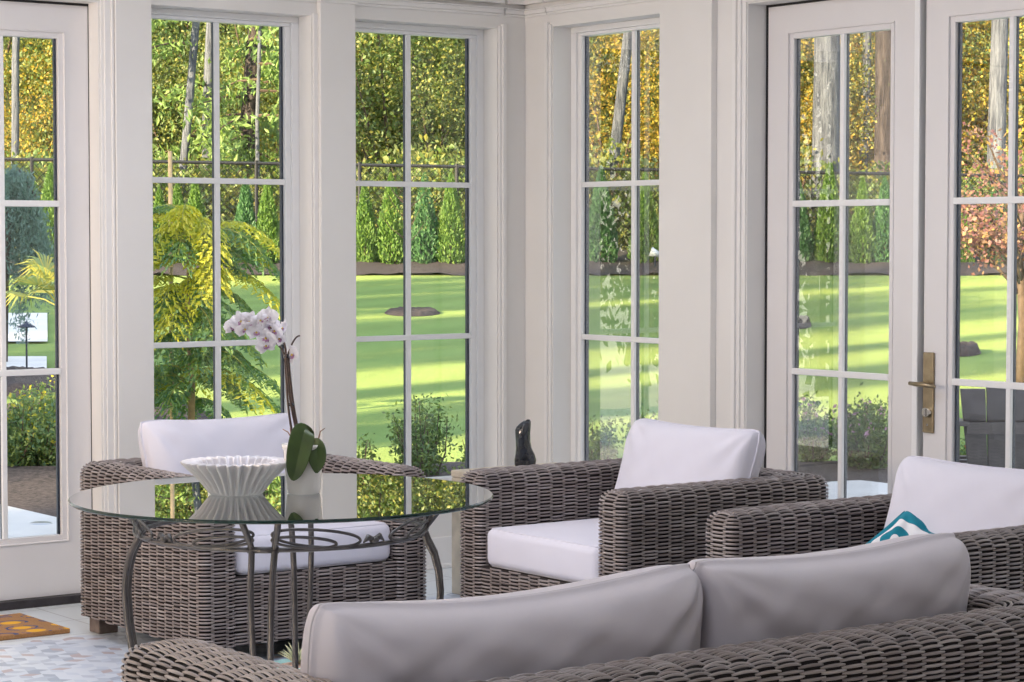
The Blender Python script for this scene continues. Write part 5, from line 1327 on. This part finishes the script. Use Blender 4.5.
# ---- red japanese maple
x, y = W(1022, 21.5); mp_ = thing('japanese_maple', 'red-leaved maple branching across the handled door', 'tree', (x, y, ground_z(x, y)))
rgm = np.random.default_rng(90); mb = MB(); trunkp = [(0, 0, 0), (0.03, 0.0, 0.6), (-0.05, 0, 1.2), (0.0, 0, 1.7)]; mb.tube(trunkp, [0.06, 0.05, 0.035, 0.02], 8)
Cs = []
for k in range(26):
    a = rt_ang + PI + rgm.normal()*0.8 if k % 2 else rgm.uniform(0, 6.28); z0 = rgm.uniform(0.8, 1.7); L_ = rgm.uniform(0.45, 0.95); up_ = rgm.uniform(0.15, 0.75); P = [np.array([0, 0, z0])]
    for s in (0.33, 0.66, 1.0): P.append(np.array([math.cos(a)*L_*s, math.sin(a)*L_*s, z0 + up_*math.sin(s*1.6) ]) + rgm.normal(size=3)*0.03)
    mb.tube(P, [0.018, 0.012, 0.007, 0.003], 5)
    for j_ in range(110):
        s = rgm.uniform(0.3, 1.05); i_ = min(2, int(s*3)); q_ = P[i_] + (P[min(3, i_+1)] - P[i_])*(s*3 - i_); Cs.append(q_ + rgm.normal(size=3)*np.array([0.13, 0.13, 0.05]))
mb.build('trunk', M['bark_thin'], mp_, smooth=True)
C_ = np.array(Cs); V, Q = leaf_quads(C_, 0.048, 0.5, 0.75, rg=rgm); np_mesh('leaves', V, Q, LM['maple'], mp_)

# ---- charcoal slatted outdoor armchair on the side patio
x, y = W(1006, 11.3); oc = thing('outdoor_armchair', 'charcoal slatted outdoor armchair beyond the handled door', 'outdoor chair', (x, y, -0.05), rt_ang)
# local x = picture right, y = away from the room, faces left-away; fan back of tapering slats
mb = MB()
for k in range(5):
    xb = -0.12 + k*0.088; xt = -0.20 + k*0.128; th_ = 0.020; zb2, zt2 = 0.22, 0.80 - 0.012*abs(k-1)
    yb, yt_ = 0.0, -0.20
    wb_, wt_ = 0.042, 0.062
    vs = [(xb-wb_, yb, zb2), (xb+wb_, yb, zb2), (xb+wb_, yb+th_, zb2), (xb-wb_, yb+th_, zb2), (xt-wt_, yt_, zt2), (xt+wt_, yt_, zt2), (xt+wt_, yt_+th_, zt2), (xt-wt_, yt_+th_, zt2)]
    sl = MB(); sl.add(vs, [(0,3,2,1),(4,5,6,7),(0,1,5,4),(1,2,6,5),(2,3,7,6),(3,0,4,7)]); sl.build('back_slat', M['outchair'], oc, bevel=0.004)
sl = MB(); sl.box((-0.22, -0.155, 0.56), (0.34, -0.125, 0.62)); sl.build('back_rail', M['outchair'], oc, bevel=0.004)
for s in (-1, 1):
    sl = MB(); xa = -0.26 if s < 0 else 0.27; sl.box((xa-0.055, -0.16, 0.60), (xa+0.055, 0.62, 0.625)); sl.build('armrest', M['outchair'], oc, bevel=0.006)
    sl = MB(); sl.box((xa-0.015, 0.45, 0), (xa+0.015, 0.54, 0.60)); sl.build('leg', M['outchair'], oc, bevel=0.004)
    sl = MB(); sl.add([(xa-0.015, -0.10, 0), (xa+0.015, -0.10, 0), (xa+0.015, 0.0, 0), (xa-0.015, 0.0, 0), (xa-0.015, -0.12, 0.60), (xa+0.015, -0.12, 0.60), (xa+0.015, -0.03, 0.60), (xa-0.015, -0.03, 0.60)], [(0,3,2,1),(4,5,6,7),(0,1,5,4),(1,2,6,5),(2,3,7,6),(3,0,4,7)]); sl.build('leg', M['outchair'], oc, bevel=0.004)
sl = MB()
for k in range(7): sl.box((-0.24, 0.02 + k*0.075, 0.30 + k*0.012), (0.26, 0.085 + k*0.075, 0.32 + k*0.012))
sl.build('seat', M['outchair'], oc, bevel=0.003)
# small pale garden spot lamp on the berm
x, y = W(655, 45.2); gs = thing('garden_spotlight', 'small pale spotlight on the berm beyond the corner window', 'garden lamp', (x, y, ground_z(x, y)))
mb = MB(); mb.tube([(0, 0, 0), (0, 0, 0.26)], 0.02, 8); mb.build('post', M['lamp_metal'], gs)
mb = MB(); mb.tube([(-RT[0]*0.09, -RT[1]*0.09, 0.34), (RT[0]*0.09, RT[1]*0.09, 0.27)], [0.10, 0.05], 14); mb.build('lamp_head', pmat('pale_blue_enamel', (0.66, 0.76, 0.84), 0.4), gs, smooth=True)

# ---- tall firs left of the view whose shadows stripe the lawn
SUN = Vector((0.94, 0.15, -0.275)).normalized()
shp = None
for i, (q_, lx, sc3) in enumerate([(10.0, -14, 1.0), (13.2, -18, 0.9), (18.5, -15, 0.5), (21.4, -16, 0.22), (26.6, -15, 1.05), (30.2, -17, 1.0), (35.6, -15, 0.95), (39.0, -18, 1.05), (28.4, -20, 0.9), (42.5, -21, 1.0)]):
    d = q_ + lx
    for e_ in (0, 5.5):
        x = float(CAM[0] + (d-e_)*FW[0] + (lx-e_)*RT[0]); y = float(CAM[1] + (d-e_)*FW[1] + (lx-e_)*RT[1])
        dup(dkf[0], (x, y, ground_z(x, y) - 0.2), i*1.3 + e_, 'tall conifer beside the lawn beyond the left edge', 'conifers beside the lawn', (sc3*0.55, sc3*0.55, 0.95))

# ================================================================== LIGHT
wd = bpy.data.worlds.new('sky'); scene.world = wd; wd.use_nodes = True; nt = wd.node_tree; nt.nodes.clear()
out = nt.nodes.new('ShaderNodeOutputWorld'); bg = nt.nodes.new('ShaderNodeBackground'); tc = nt.nodes.new('ShaderNodeTexCoord'); sp = nt.nodes.new('ShaderNodeSeparateXYZ'); rp = nt.nodes.new('ShaderNodeValToRGB')
rp.color_ramp.elements[0].position = 0.0; rp.color_ramp.elements[0].color = (1.0, 0.93, 0.80, 1); rp.color_ramp.elements[1].position = 0.6; rp.color_ramp.elements[1].color = (0.66, 0.77, 1.0, 1)
nt.links.new(tc.outputs['Generated'], sp.inputs[0]); nt.links.new(sp.outputs[2], rp.inputs[0]); nt.links.new(rp.outputs[0], bg.inputs[0]); bg.inputs[1].default_value = 1.75; nt.links.new(bg.outputs[0], out.inputs[0])
sl_ = bpy.data.lights.new('sun', 'SUN'); sl_.energy = 14.5; sl_.angle = 0.012; sl_.color = (1.0, 0.80, 0.50)
so_ = bpy.data.objects.new('sun', sl_); COL.objects.link(so_); so_.rotation_euler = SUN.to_track_quat('-Z', 'Y').to_euler()
def area(name, loc, size, power, col, target=None, sy=None):
    l = bpy.data.lights.new(name, 'AREA'); l.energy = power; l.size = size; l.color = col
    if sy: l.shape = 'RECTANGLE'; l.size_y = sy
    o = bpy.data.objects.new(name, l); COL.objects.link(o); o.location = loc
    d = (Vector(target) - Vector(loc)) if target else Vector((0, 0, -1)); o.rotation_euler = d.to_track_quat('-Z', 'Y').to_euler(); return o
# unseen area lights added as cool fill from above
area('ceiling_fill', (-2.7, -2.5, 2.93), 1.6, 50, (0.82, 0.86, 1.0))
area('ceiling_fill', (-5.6, -6.2, 2.93), 1.6, 30, (0.80, 0.85, 1.0))
area('warm_side_fill', (-6.9, -0.75, 2.2), 0.7, 88, (1.0, 0.80, 0.64), target=(0.0, -0.4, 1.2))  # added warm fill that grazes the window reveals, no fixture behind it

# ================================================================== CAMERA
cd = bpy.data.cameras.new('camera'); cam = bpy.data.objects.new('camera', cd); COL.objects.link(cam)
cd.sensor_fit = 'HORIZONTAL'; cd.sensor_width = 36.0; cd.lens = F_PX / 1024 * 36.0; cd.clip_end = 300
cam.location = CAM
dv = Vector((FW[0]*math.cos(PITCH), FW[1]*math.cos(PITCH), -math.sin(PITCH))); cam.rotation_euler = dv.to_track_quat('-Z', 'Y').to_euler()
scene.camera = cam
scene.view_settings.view_transform = 'Standard'; scene.view_settings.look = 'None'; scene.view_settings.exposure = 0.0; scene.view_settings.gamma = 1.0; scene.view_settings.use_curve_mapping = False
scene.cycles.max_bounces = 10; scene.cycles.transparent_max_bounces = 24; scene.cycles.diffuse_bounces = 5; scene.cycles.glossy_bounces = 5
scene.cycles.sample_clamp_indirect = 6.0; scene.cycles.caustics_reflective = False; scene.cycles.caustics_refractive = False
